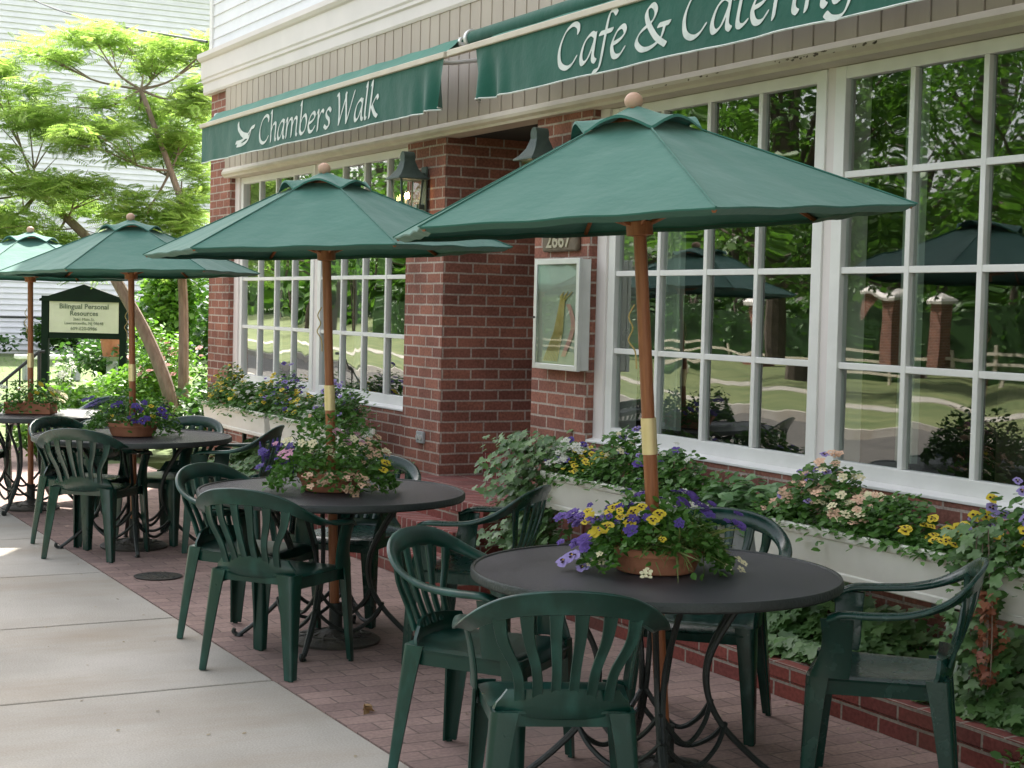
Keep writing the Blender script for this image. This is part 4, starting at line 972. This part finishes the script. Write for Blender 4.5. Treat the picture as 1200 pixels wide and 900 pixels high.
# ------------------------------------------------------------------ table bowls
def bowl(tid, label, shape, foliage, blooms, seed, off=(0, 0), grassy=0, pw=.155, ph=.085, fr=.25, fh=.16):
    random.seed(seed); x, y = TAB[tid]
    r = empty('flower_bowl', (x + off[0], y + off[1], .703), label=label, cat='flower pot', group='terracotta flower bowls round the umbrella poles')
    m = MB()
    if shape == 'round': m.lathe([(.045, 0), (pw * .80, 0), (pw * .84, .004), (pw * .98, ph * .7), (pw * 1.04, ph * .72), (pw * 1.05, ph), (pw * .97, ph), (pw * .93, ph * .8), (.045, ph * .8)], (0, 0, 0), 40, cap=False)
    else: 
        m.box(-.17, .17, -.10, -.04, 0, ph); m.box(-.17, .17, .04, .10, 0, ph); m.box(-.17, -.04, -.0398, .0398, 0, ph); m.box(.04, .17, -.0398, .0398, 0, ph)
        r.rotation_euler[2] = R_(62)
    m.build('pot', M['terracotta'], r, smooth=30, bevel=0 if shape == 'round' else .004)
    n = foliage; a = RNG.uniform(0, 2 * PI, n); q = np.sqrt(RNG.uniform(.02, 1, n)); rad = q * fr
    z = ph * .7 + RNG.random(n) ** .8 * fh * np.clip(1.15 - q ** 2.2, .05, 1) * (1 + .3 * np.sin(a * 3 + seed)) - np.clip(q - .8, 0, 1) * .25
    pts = np.stack([np.cos(a) * np.maximum(rad, .04), np.sin(a) * np.maximum(rad, .04), np.maximum(z, .012)], 1)
    keep = ~((np.hypot(pts[:, 0], pts[:, 1]) < pw * 1.02) & (pts[:, 2] < ph * .9)); pts = pts[keep]
    # leave the pot's flank partly bare on the side toward the camera
    fa = np.arctan2(pts[:, 1], pts[:, 0]); bare = (np.abs(((fa - R_(-28) + PI) % (2 * PI)) - PI) < R_(40)) & (pts[:, 2] < ph) & (RNG.random(len(pts)) < (.15 if tid == 2 else .85))
    leaf_obj('foliage', OVAL, pts[~bare], .028, M['leaf_pansy'], r, tilt=.8)
    if grassy:
        n = grassy; a = RNG.normal(R_(20), .7, n); rr_ = RNG.uniform(.05, .20, n)
        gpos = np.stack([np.cos(a) * rr_, np.sin(a) * rr_, ph * .8 + RNG.random(n) * .06], 1)
        leaf_obj('dry_grass', BLADE, gpos, .10, M['leaf_grassy'], r, tilt=1.2)
    for kind, ang, spread, r0, r1, z0, z1, cnt, size in blooms:
        for _ in range(cnt):
            a = R_(ang + random.uniform(-spread, spread)); q = random.uniform(r0, r1)
            bloom(kind, r, (math.cos(a) * q, math.sin(a) * q, random.uniform(z0, z1)), size, out=(math.cos(a) * .6 + .5, math.sin(a) * .6 - .25))
    return r
# plan angles: camera right = 62 deg, toward camera = -28, left = -118, away = 152
bowl(1, 'terracotta bowl of yellow and ruffled purple pansies on the nearest table', 'round', 2400,
     [('purple', -118, 26, .22, .32, .06, .20, 13, .026), ('purple', 62, 24, .05, .14, .21, .27, 7, .024), ('purple', -150, 20, .04, .12, .21, .26, 4, .024), ('purple', 64, 10, .23, .29, .15, .20, 6, .025), ('lilac', -120, 20, .25, .31, .01, .07, 6, .030),
      ('yellow', -80, 60, .08, .25, .13, .22, 18, .026), ('deep', -60, 80, .08, .25, .14, .23, 14, .022), ('purple', 100, 60, .1, .25, .16, .24, 8, .024), ('yellowplain', -112, 18, .18, .25, .12, .19, 5, .027), ('violet', -110, 40, .10, .24, .10, .22, 8, .026), ('cream', -60, 50, .20, .27, .02, .08, 5, .022), ('cream', 50, 20, .22, .30, .0, .05, 4, .02)], 21, grassy=240)
bowl(2, 'terracotta bowl of pink, peach and violet flowers on the second table', 'round', 2300,
     [('spike', -118, 30, .16, .33, .08, .19, 14, .023), ('deep', -118, 24, .18, .34, .08, .22, 18, .022), ('pink', -100, 30, .18, .28, .16, .22, 7, .028), ('peach', -10, 45, .16, .30, .01, .12, 22, .024), ('cream', -10, 70, .10, .26, .17, .25, 12, .026), ('peach', 50, 30, .15, .27, .13, .25, 14, .024), ('pink', 20, 60, .05, .16, .22, .28, 5, .026), ('yellow', 50, 15, .26, .30, .1, .15, 3, .026)], 22, fr=.30, fh=.24)
bowl(3, 'terracotta bowl of deep purple pansies on the third table', 'round', 1500,
     [('deep', -118, 30, .18, .30, .12, .24, 10, .026), ('deep', -40, 50, .12, .26, .10, .22, 10, .026), ('yellow', -60, 80, .1, .26, .12, .2, 6, .024), ('violet', 40, 60, .12, .28, .10, .22, 12, .032), ('white', -118, 14, .26, .30, .05, .14, 4, .024)], 23, fr=.30, fh=.20)
bowl(4, 'rectangular terracotta trough of cream and yellow flowers on the farthest table', 'box', 1000,
     [('white', -160, 25, .15, .24, .12, .2, 6, .03), ('yellowplain', 0, 60, .08, .2, .12, .22, 14, .026), ('cream', 0, 25, .14, .25, .08, .2, 14, .032), ('rose', 150, 15, .12, .2, .1, .2, 3, .024)], 24, fr=.24, fh=.16)

# ------------------------------------------------------------------ kerbs, ivy, weeds
m = MB(); m.box(-7.67, 4, 4.05, 4.16, -.1, .075); kb = m.build('planter_kerb', M['brick_kerb'], smooth=0); tag(kb, 'low brick kerb holding the ivy bed under the near windows', 'kerb', 'low brick bed edgings')
m = MB(); m.box(-7.668, 4, 4.047, 4.163, .077, .142); m.build('kerb_cap', M['brick_kerb'], kb, smooth=0, bevel=.004)
m = MB(); m.box(-13.6, -9.92, 4.05, 4.16, -.1, .075); kb2 = m.build('planter_kerb', M['brick_kerb'], smooth=0); tag(kb2, 'low brick kerb in front of the ivy under the far windows', 'kerb', 'low brick bed edgings')
m = MB(); m.box(-13.598, -9.922, 4.047, 4.163, .077, .142); m.build('kerb_cap', M['brick_kerb'], kb2, smooth=0, bevel=.004)
def ivy_bed(x0, x1, n, label, top=.36):
    xs_ = RNG.uniform(x0, x1, n); ys_ = 4.12 + RNG.random(n) ** 1.1 * .50
    hump = .10 + (top - .10) * np.clip((ys_ - 4.10) / .42, 0, 1) * (.75 + .25 * np.sin(xs_ * 4.3)) + .04 * np.sin(xs_ * 11)
    zz = hump * RNG.uniform(.72, 1.05, n) + .02; edge = ys_ < 4.2; zz = np.where(edge, .15 + RNG.random(n) * .05, zz)
    o = leaf_obj('ivy', IVY, np.stack([xs_, ys_, zz], 1), .062, M['leaf_ivy'], tilt=.5, base=(.1, -.6, .5)); return tag(o, label, 'ivy', kind='stuff')
ivy_bed(-7.55, -2.2, 6200, 'mass of ivy filling the bed below the near window boxes')
ivy_bed(-13.5, -10.0, 2200, 'mass of ivy filling the bed below the far window boxes', .42)
def trailing(x, y, z0, z1, w_, n, label, mat='leaf_ivy', size=.045, tpl=IVY, name='trailing_ivy', dy=.05):
    t = RNG.random(n); xs_ = x + RNG.normal(0, w_ * .45, n) * (1 - .3 * t); zz = z0 + (z1 - z0) * t; ys_ = y + RNG.normal(0, dy, n)
    r = empty(name, (x, y, z1), label=label, cat='ivy')
    leaf_obj('ivy_leaves', tpl, np.stack([xs_ - x, ys_ - y, zz - z1], 1), size, M[mat], r, tilt=.6, base=(.1, -.7, .4))
    m = MB()
    for k in range(4):
        xx = random.uniform(-w_ * .4, w_ * .4); m.tube(spline([(xx * .6, 0, z0 - z1), (xx * 1.1 + .02, -.02, (z0 - z1) * .5), (xx, 0, -.01)], 4), .003, 4)
    m.build('vine_stem', M['bark'], r); return r
trailing(-7.70, 4.24, .86, .12, .36, 1300, 'variegated ivy tumbling from the left end of the box beside the menu case', 'leaf_ivy', .046, dy=.10)
trailing(-4.22, 4.17, .82, .12, .18, 420, 'green ivy hanging over the joint between the two nearest window boxes', dy=.03)
trailing(-4.14, 4.145, .60, .28, .05, 90, 'withered red-brown vine hanging beside the green ivy', 'leaf_red', .034, dy=.02, name='dry_vine')
trailing(-10.40, 4.30, .62, .18, .22, 300, 'ivy falling from the far window box beside the brick pillar', 'leaf_ivy', .04, dy=.07)
for x, y, s_, lb in ((-3.78, 4.02, .12, 'small weed growing at the foot of the kerb near the right chair'), (-7.45, 3.98, .10, 'small leafy weed at the kerb end beside the steps')):
    r = empty('weed', (x, y, 0), label=lb, cat='weed'); p, d = vol_points((0, 0, s_ * .6), (s_ * 1.2, s_ * .8, s_ * .7), 130, .2); p[:, 2] = np.maximum(p[:, 2], .01)
    leaf_obj('foliage', OVAL, p, .035, M['leaf_pansy'], r, tilt=.6); m = MB()
    for k in range(5): m.tube([(0, 0, 0), (random.uniform(-.06, .06), random.uniform(-.05, .05), s_)], .002, 4)
    m.build('stem', M['leaf_pansy'], r)
# drain cover and dead leaf
m = MB(); m.lathe([(.001, .002), (.13, .002), (.135, .006), (.12, .009), (.001, .009)], (0, 0, 0), 32)
for k in range(5): m.box(-.09, .09, -.07 + k * .032, -.058 + k * .032, .009, .012)
o = m.build('drain_cover', M['base_iron'], loc=(-8.84, 2.50, .001)); tag(o, 'small round rusty drain cover set in the brick paving', 'drain cover')
p, d = vol_points((0, 0, .02), (.035, .025, .012), 7, .2); o = leaf_obj('dead_leaf', BROAD, p, .045, M['deadleaf'], tilt=.9); o.location = (-5.61, 2.40, .0); tag(o, 'crumpled brown dead leaf lying on the brick paving', 'leaf')

# ------------------------------------------------------------------ garden beyond the patio
def bush(x, y, rx, ry, h, n, size, mat, label, tpl=OVAL, name='shrub', blooms=None, group=None, cat='shrub'):
    r = empty(name, (x, y, 0), label=label, cat=cat, group=group)
    pts = []
    for k in range(9):
        a = random.uniform(0, 6.28); q = random.uniform(0, .6)
        c = (math.cos(a) * q * rx, math.sin(a) * q * ry, h * random.uniform(.35, .72)); s_ = random.uniform(.35, .6)
        p, d = vol_points(c, (rx * s_, ry * s_, h * s_ * .62), n // 9, .35); pts.append(p)
    p = np.concatenate(pts); p[:, 2] = np.abs(p[:, 2]) + .02
    leaf_obj('foliage', tpl, p, size, M[mat], r, tilt=.7)
    m = MB()
    for k in range(7): m.tube([(random.uniform(-.05, .05), random.uniform(-.05, .05), 0), (random.uniform(-.5, .5) * rx, random.uniform(-.5, .5) * ry, h * .7)], [.012, .005], 5)
    m.build('stem', M['bark_dark'], r)
    if blooms:
        kind, cnt, bs = blooms
        for _ in range(cnt):
            q = p[random.randrange(len(p))]; bloom(kind, r, (q[0] * 1.06 + .05, q[1] * 1.06, min(h * 1.08, q[2] + .08)), bs)
    return r
random.seed(4)
G = 'garden shrubs beyond the patio'
bush(-15.7, 4.25, .75, .55, .55, 2000, .07, 'leaf_garden', 'low bright green shrub at the end of the patio behind the third table', group=G)
bush(-16.4, 5.25, .8, .6, .75, 2200, .075, 'leaf_dark', 'dark leafy shrub round the foot of the leaning tree', group=G, tpl=BROAD)
bush(-15.6, 5.0, .5, .45, .55, 1100, .08, 'leaf_dark', 'dark low shrub against the corner pier of the cafe', group=G, tpl=BROAD)
bush(-17.4, 3.95, 1.0, .55, .62, 2200, .07, 'leaf_garden', 'rounded yellow-green shrub left of the leaning trunk', group=G)
bush(-19.3, 5.15, 1.2, .7, .72, 2400, .07, 'leaf_garden', 'feathery light green shrub below the signboard', group=G)
bush(-19.3, 5.50, .62, .55, 1.42, 2400, .06, 'leaf_garden', 'tall rose bush with pink blooms beside the upright trunk', group=G, name='rose_bush', blooms=('rose', 46, .042))
bush(-22.2, 6.45, 1.2, .62, 2.35, 4200, .11, 'leaf_garden', 'tall bright green shrub glowing behind the tree trunks', group=G)
bush(-20.6, 6.75, .9, .5, 1.7, 2400, .10, 'leaf_dark', 'dark tall shrub behind the corner of the cafe', group=G)
bush(-27.0, 6.7, 1.6, .8, .95, 1800, .10, 'leaf_dark', 'dark green border plants on the far side of the lawn behind the sign', group=G)
for k, (yy, hh) in enumerate(((5.2, .9), (7.6, 1.0), (10.2, 1.2))):
    bush(-43.4, 7.0 + k * 2.6, .7, 1.6, hh, 1500, .13, 'leaf_dark', ('foundation shrub at the left along the white house wall', 'foundation shrub in the middle of the white house wall', 'foundation shrub at the right along the white house wall')[k], group=G)
r = bush(-15.4, 3.25, .35, .55, .42, 1300, .06, 'leaf_garden', 'small leafy plant by the iron railing behind the farthest table', group=G)
# white-flowered plant
bush(-20.3, 4.52, .22, .22, .85, 260, .05, 'leaf_garden', 'slender plant with white blooms standing on the lawn edge', name='flowering_plant', blooms=('white', 26, .05), cat='plant')
# terracotta pot and stone bench on the lawn
gp = empty('garden_pot', (-26.0, 6.55, 0), label='terracotta pot of flowers on a stand beyond the signboard', cat='flower pot')
m = MB(); m.lathe([(.15, .62), (.20, .95), (.22, .95), (.22, 1.0), (.19, 1.0), (.17, .94), (.02, .94)], (0, 0, 0), 24); m.build('pot', M['terracotta'], gp)
m = MB(); m.lathe([(.16, 0), (.10, .06), (.09, .55), (.16, .62), (.01, .62)], (0, 0, 0), 16); m.build('pedestal', M['grey'], gp)
p, d = vol_points((0, 0, 1.10), (.26, .26, .14), 350, .2); leaf_obj('foliage', OVAL, p, .06, M['leaf_dark'], gp)
sb = empty('stone_bench', (-30.5, 6.55, 0), R_(90), 'pale stone garden bench on the lawn below the signboard', 'bench')
m = MB(); m.box(-.65, .65, -.2, .2, .40, .48); m.build('seat', M['white'], sb, bevel=.02)
for sx in (-1, 1): m = MB(); m.box(sx * .45 - .06, sx * .45 + .06, -.15, .15, 0, .40); m.build('leg', M['grey'], sb, bevel=.02)
# signboard
sc_ = atdepth(99, 402, 21.0); sgn = empty('signboard', (sc_[0], sc_[1], 0), R_(62), 'dark green gabled signboard reading Bilingual Personal Resources', 'sign')
bz = sc_[2]; 
def lz(v): return atdepth(99, v, 21.0)[2]
m = MB(); hw = .51; z0, z1, z2 = lz(396), lz(351), lz(336)
m.box(-hw, hw, -.03, .03, z0 - .01, z1 + .02)
m.sweep([[(x, y, z) for x, z in ((-hw - .07, z1 - .03), (-hw - .07, z1 + .0), (0, z2 + .03), (hw + .07, z1 + .0), (hw + .07, z1 - .03))] for y in (-.06, .06)]); m.build('board', M['signgreen'], sgn, smooth=0)
m = MB(); m.box(-.452, .452, -.04, -.0305, lz(390), lz(353.5)); m.build('sign_panel', M['signcream'], sgn, smooth=0)
for sx in (-1, 1):
    m = MB(); m.box(sx * (hw - .0) - .045 , sx * (hw - .0) + .045, -.045, .045, 0, z1 + .04); m.build('post', M['signgreen'], sgn, smooth=0)
for txt, v, size in (('Bilingual Personal', 359.5, .092), ('Resources', 367.5, .088), ('2661 Main St.', 374.3, .052), ('Lawrenceville, NJ 08648', 379, .052), ('609-620-0986', 385.3, .062)):
    text_mesh(txt, size, M['signtext'], 'sign_lettering', sgn, (0, -.043, lz(v)), (PI/2, 0, 0), .001, .0015 if size > .065 else 0)
# iron railing
rl = empty('iron_railing', (-15.55, 2.9, 0), label='black wrought iron stair railing at the left picture edge', cat='railing')
a = atdepth(-60, 500, 15.2); b = atdepth(46, 412, 15.2); off = np.array([-15.55, 2.9, 0]); a -= off; b -= off
m = MB(); m.tube([tuple(a), tuple(b), (b[0], b[1] + .05, b[2])], .016, 8); m.tube([tuple(a - [0, 0, .0]), (a[0], a[1], 0)], .014, 8); m.build('handrail', M['iron'], rl)
for k in range(7):
    t = (k + .5) / 7; q = a + (b - a) * t; m = MB(); m.tube([tuple(q), (q[0], q[1], 0)], .009, 6); m.build('baluster', M['iron'], rl)
m = MB(); m.tube([tuple(b), (b[0], b[1], 0)], .018, 8); m.build('newel_post', M['iron'], rl)

# ------------------------------------------------------------------ feathery tree
random.seed(11)
tr = empty('mimosa_tree', (-17.6, 5.15, 0), label='feathery bright green tree with a leaning trunk behind the patio', cat='tree'); to = np.array([-17.6, 5.15, 0])
D = 17.7
def P3(u, v, dd=0): return tuple(atdepth(u, v, D + dd) - to)
m = MB()
m.tube(spline([(-.02, -.06, -.05), P3(200, 470), P3(175, 400), P3(140, 335), P3(112, 290, .1), P3(78, 255, .2), P3(45, 225, .3)], 5), [.085 - .045 * k / 30 for k in range(31)], 10)
m.tube(spline([(.04, .07, -.05), P3(215, 440), P3(215, 360), P3(213, 300, -.1), P3(222, 270, -.2), P3(200, 200, -.2), P3(165, 105, 0)], 5), [.068 - .04 * k / 30 for k in range(31)], 10)
m.build('trunk', M['bark'], tr)
clumps = [(110, 45, 70, 17, .3), (190, 62, 48, 22, .0), (50, 60, 50, 16, .5), (5, 100, 45, 35, .4), (228, 105, 32, 38, -.4), (215, 145, 40, 30, .0), (85, 125, 70, 32, -.2), (35, 150, 60, 35, .2), (120, 165, 65, 24, -.5), (165, 130, 35, 25, .5),
          (30, 200, 60, 30, .0), (90, 215, 60, 34, -.3), (190, 190, 55, 34, .3), (225, 225, 34, 42, .0), (160, 250, 60, 34, -.2), (60, 262, 70, 30, .1), (10, 250, 50, 40, .3), (215, 290, 42, 36, -.2), (110, 300, 60, 26, .3), (-60, 120, 70, 60, .2), (-70, 220, 70, 60, .2), (-40, 290, 50, 30, .1), (170, 60, 60, 14, .8), (240, 60, 20, 18, -.2)]
pts = []; brs = MB()
hubs = [P3(112, 290, .1), P3(78, 255, .2), P3(45, 225, .3), P3(215, 290, -.1), P3(200, 200, -.2), P3(165, 105, 0)]
for u, v, ru, rv, dd in clumps:
    c = np.array(P3(u, v, dd)); s_ = D / f_px
    # flattened sprays: several thin layers per clump
    for k in range(5):
        cc = c + np.array([random.uniform(-.3, .3) * .8, random.uniform(-.55, .55) * ru * s_, random.uniform(-.8, .8) * rv * s_])
        nn = int(30 + ru * rv * .034); p, d = vol_points(cc, (.42, ru * s_ * .55, .07 + rv * s_ * .16), nn, .1); pts.append(p)
    hb = min(hubs, key=lambda h_: np.linalg.norm(np.array(h_) - c)); mid = (np.array(hb) + c) / 2 + np.array([0, 0, -.10])
    brs.tube(spline([hb, tuple(mid), tuple(c)], 5), [.017 - .0012 * k for k in range(11)], 6)
    for k in range(3):
        e = c + np.array([random.uniform(-.4, .4), random.uniform(-.9, .9) * ru * s_, random.uniform(-.5, .6) * rv * s_]); brs.tube([tuple(mid), tuple((mid + e) / 2 + np.array([0, 0, .04])), tuple(e)], [.010, .007, .003], 4)
brs.build('branch', M['bark'], tr)
p = np.concatenate(pts); n = len(p)
me = inst_mesh('crown', FROND[0], FROND[1], p, rand_frames(n, .35), RNG.uniform(.12, .26, n), M['leaf_mimosa']); obj_of(me, 'crown', tr)
print('mimosa fronds', n)

# ------------------------------------------------------------------ neighbour house, cable
hs = empty('clapboard_house', (-45, 12, 0), label='tall white clapboard house wall filling the background', cat='house')
m = MB(); clap(m, -14, 16, .0, .1, 10.6, .155, axis='x', d=.05, sgn=1); m.box(-12, -.003, -13.98, 15.98, 0, 10.5); m.build('wall', M['siding'], hs, smooth=0)
m = MB(); m.sweep([[(x, -14.6, 10.55), (x, 16.6, 10.55), (x, 1, 11.6)] for x in (-12.5, .5)]); m.build('roof', M['roof'], hs, smooth=0)
m = MB(); m.tube([(.05, -14, .99), (.05, 1.6, .99)], .022, 8); m.build('wall_pipe', M['iron'], hs)
m = MB(); m.tube(spline([(.04, -3.1, .9), (.04, -3.0, .5), (.05, -2.8, .25), (.05, -2.5, .12)], 5), .02, 6); m.build('downspout', M['grey'], hs)
ca = np.array((-14.85, 4.60, 4.0)); cb = atdepth(95, 0, 24); cb2 = ca + (cb - ca) * ((-44.97 + 14.85) / (cb[0] + 14.85))
m = MB(); pts = []
for k in range(41):
    t = k / 40; q = ca * (1 - t) + cb2 * t; q[2] -= .3 * math.sin(PI * t); pts.append(tuple(q))
m.tube(pts, .014, 5); o = m.build('service_cable', M['iron']); tag(o, 'thin black service cable running from the cafe corner up past the tree', 'cable')

# ------------------------------------------------------------------ across the street (what the windows mirror)
def gate_pillar():
    r = empty('gate_pillar', (0, 0, 0), label='x', cat='pillar', group='brick gate pillars across the street')
    m = MB(); m.box(-.28, .28, -.28, .28, 0, 1.9); m.build('shaft', M['brick'], r, smooth=0)
    m = MB(); m.sweep([[(-w_, -w_, z), (w_, -w_, z), (w_, w_, z), (-w_, w_, z)] for w_, z in ((.36, 1.9), (.37, 1.98), (.30, 2.06), (.02, 2.2))]); m.build('cap', M['crown'], r, smooth=0); return r
gp0 = gate_pillar()
for k, (x, y) in enumerate(((-38, -18.2), (-30.5, -18.2), (-24.5, -18.2), (-45, -18.2), (-17, -18.2))):
    o = gp0 if k == 0 else copy_tree(gp0); o.location = (x, y, 0); o['label'] = 'brick gate pillar with pale cap across the street, mirrored in the cafe windows'
# rail fence
fn = empty('rail_fence', (-56, -18.3, 0), label='low tan rail fence across the street, mirrored in the windows', cat='fence')
m = MB()
for zz in (.25, .5): m.box(0, 60, -.02, .02, zz, zz + .07)
m.build('rail', M['trim_tan'], fn, smooth=0)
m = MB()
for k in range(31): m.box(k * 2 - .05, k * 2 + .05, -.06, -.021, 0, .75)
m.build('fence_post', M['trim_tan'], fn, smooth=0)
def street_tree(x, y, h, rad, n, label, seed):
    random.seed(seed); r = empty('street_tree', (x, y, 0), label=label, cat='tree', group='trees across the street')
    m = MB(); m.tube(spline([(0, 0, -.1), (.1, .05, h * .25), (-.05, .1, h * .5), (.1, 0, h * .8)], 5), [.30 - .016 * k for k in range(16)], 10)
    pts = []
    for k in range(22):
        a = random.uniform(0, 6.28); q = random.uniform(.15, .9) * rad; z = h * random.uniform(.30, .95); c = (math.cos(a) * q * (1.15 - z / h * .5), math.sin(a) * q * (1.15 - z / h * .5), z)
        m.tube(spline([(0, 0, h * .25 + (z - h * .25) * .4), (c[0] * .5, c[1] * .5, z * .85), c], 4), [.09, .08, .07, .06, .05, .045, .04, .03, .02], 6)
        s_ = random.uniform(.28, .5) * rad; p, d = vol_points(c, (s_, s_, s_ * .62), n // 22, .25); pts.append(p)
    m.build('trunk', M['bark_dark'], r); leaf_obj('crown', OVAL, np.concatenate(pts), .26, M['leaf_street'], r, tilt=.7); return r
ST = [(-12, -22, 10), (-21, -23, 11), (-29, -22, 10), (-37, -24, 12), (-46, -23, 11), (-3, -22, 9), (-25, -31, 14), (-41, -32, 15), (-56, -27, 13), (-66, -22, 12), (-14, -31, 13), (-30, -13.5, 9), (-72, -30, 13), (-84, -26, 14), (-68, -40, 14), (-96, -38, 16), (-88, -48, 15), (-78, -20, 12)]
for k, (x, y, h) in enumerate(ST):
    street_tree(x, y, h, h * .5, 5200 if x > -60 else 3200, ('leafy tree across the street, seen only in the window reflections'), 40 + k)
hg = empty('hedge', (-34, -20.5, 0), label='dark clipped hedge behind the gate pillars across the street', cat='hedge')
n = 9000; p = np.stack([RNG.uniform(-32, 32, n), RNG.uniform(-.6, .6, n), RNG.uniform(.05, 2.3, n)], 1); leaf_obj('foliage', OVAL, p, .2, M['leaf_dark'], hg)
m = MB(); m.box(-32, 32, -.4, .4, 0, 1.7); m.build('hedge_core', M['leaf_dark'], hg, smooth=0)

n = 15000; p = np.stack([RNG.uniform(-190, 30, n), RNG.uniform(-56, -48, n), RNG.random(n) ** .8 * 12, ], 1); p[:, 2] *= .8 + .2 * np.sin(p[:, 0] * .21) + .12 * np.sin(p[:, 0] * .57)
tag(leaf_obj('woods', OVAL, p, 1.5, M['leaf_street'], tilt=.9), 'far line of woods closing the view across the street', 'woods', kind='stuff')
n = 9000; p = np.stack([RNG.uniform(-190, -120, n), RNG.uniform(-50, 60, n), RNG.random(n) ** .8 * 13], 1)
tag(leaf_obj('woods', OVAL, p, 1.7, M['leaf_street'], tilt=.9), 'far woods beyond the white house at the end of the street', 'woods', kind='stuff')

for x, y, h, lb in ((5.5, -.45, 10, 'unseen leafy tree on the verge behind the viewer, added to shade the entrance'), (13.5, -.45, 11, 'second unseen tree added on the verge, further behind the viewer, to block sky light'), (9.5, -9.0, 12, 'unseen tree added across the road behind the viewer to darken the recess')):  # unseen trees added to keep sky light out of the entrance recess
    street_tree(x, y, h, h * .5, 5200, lb, int(x * 10))
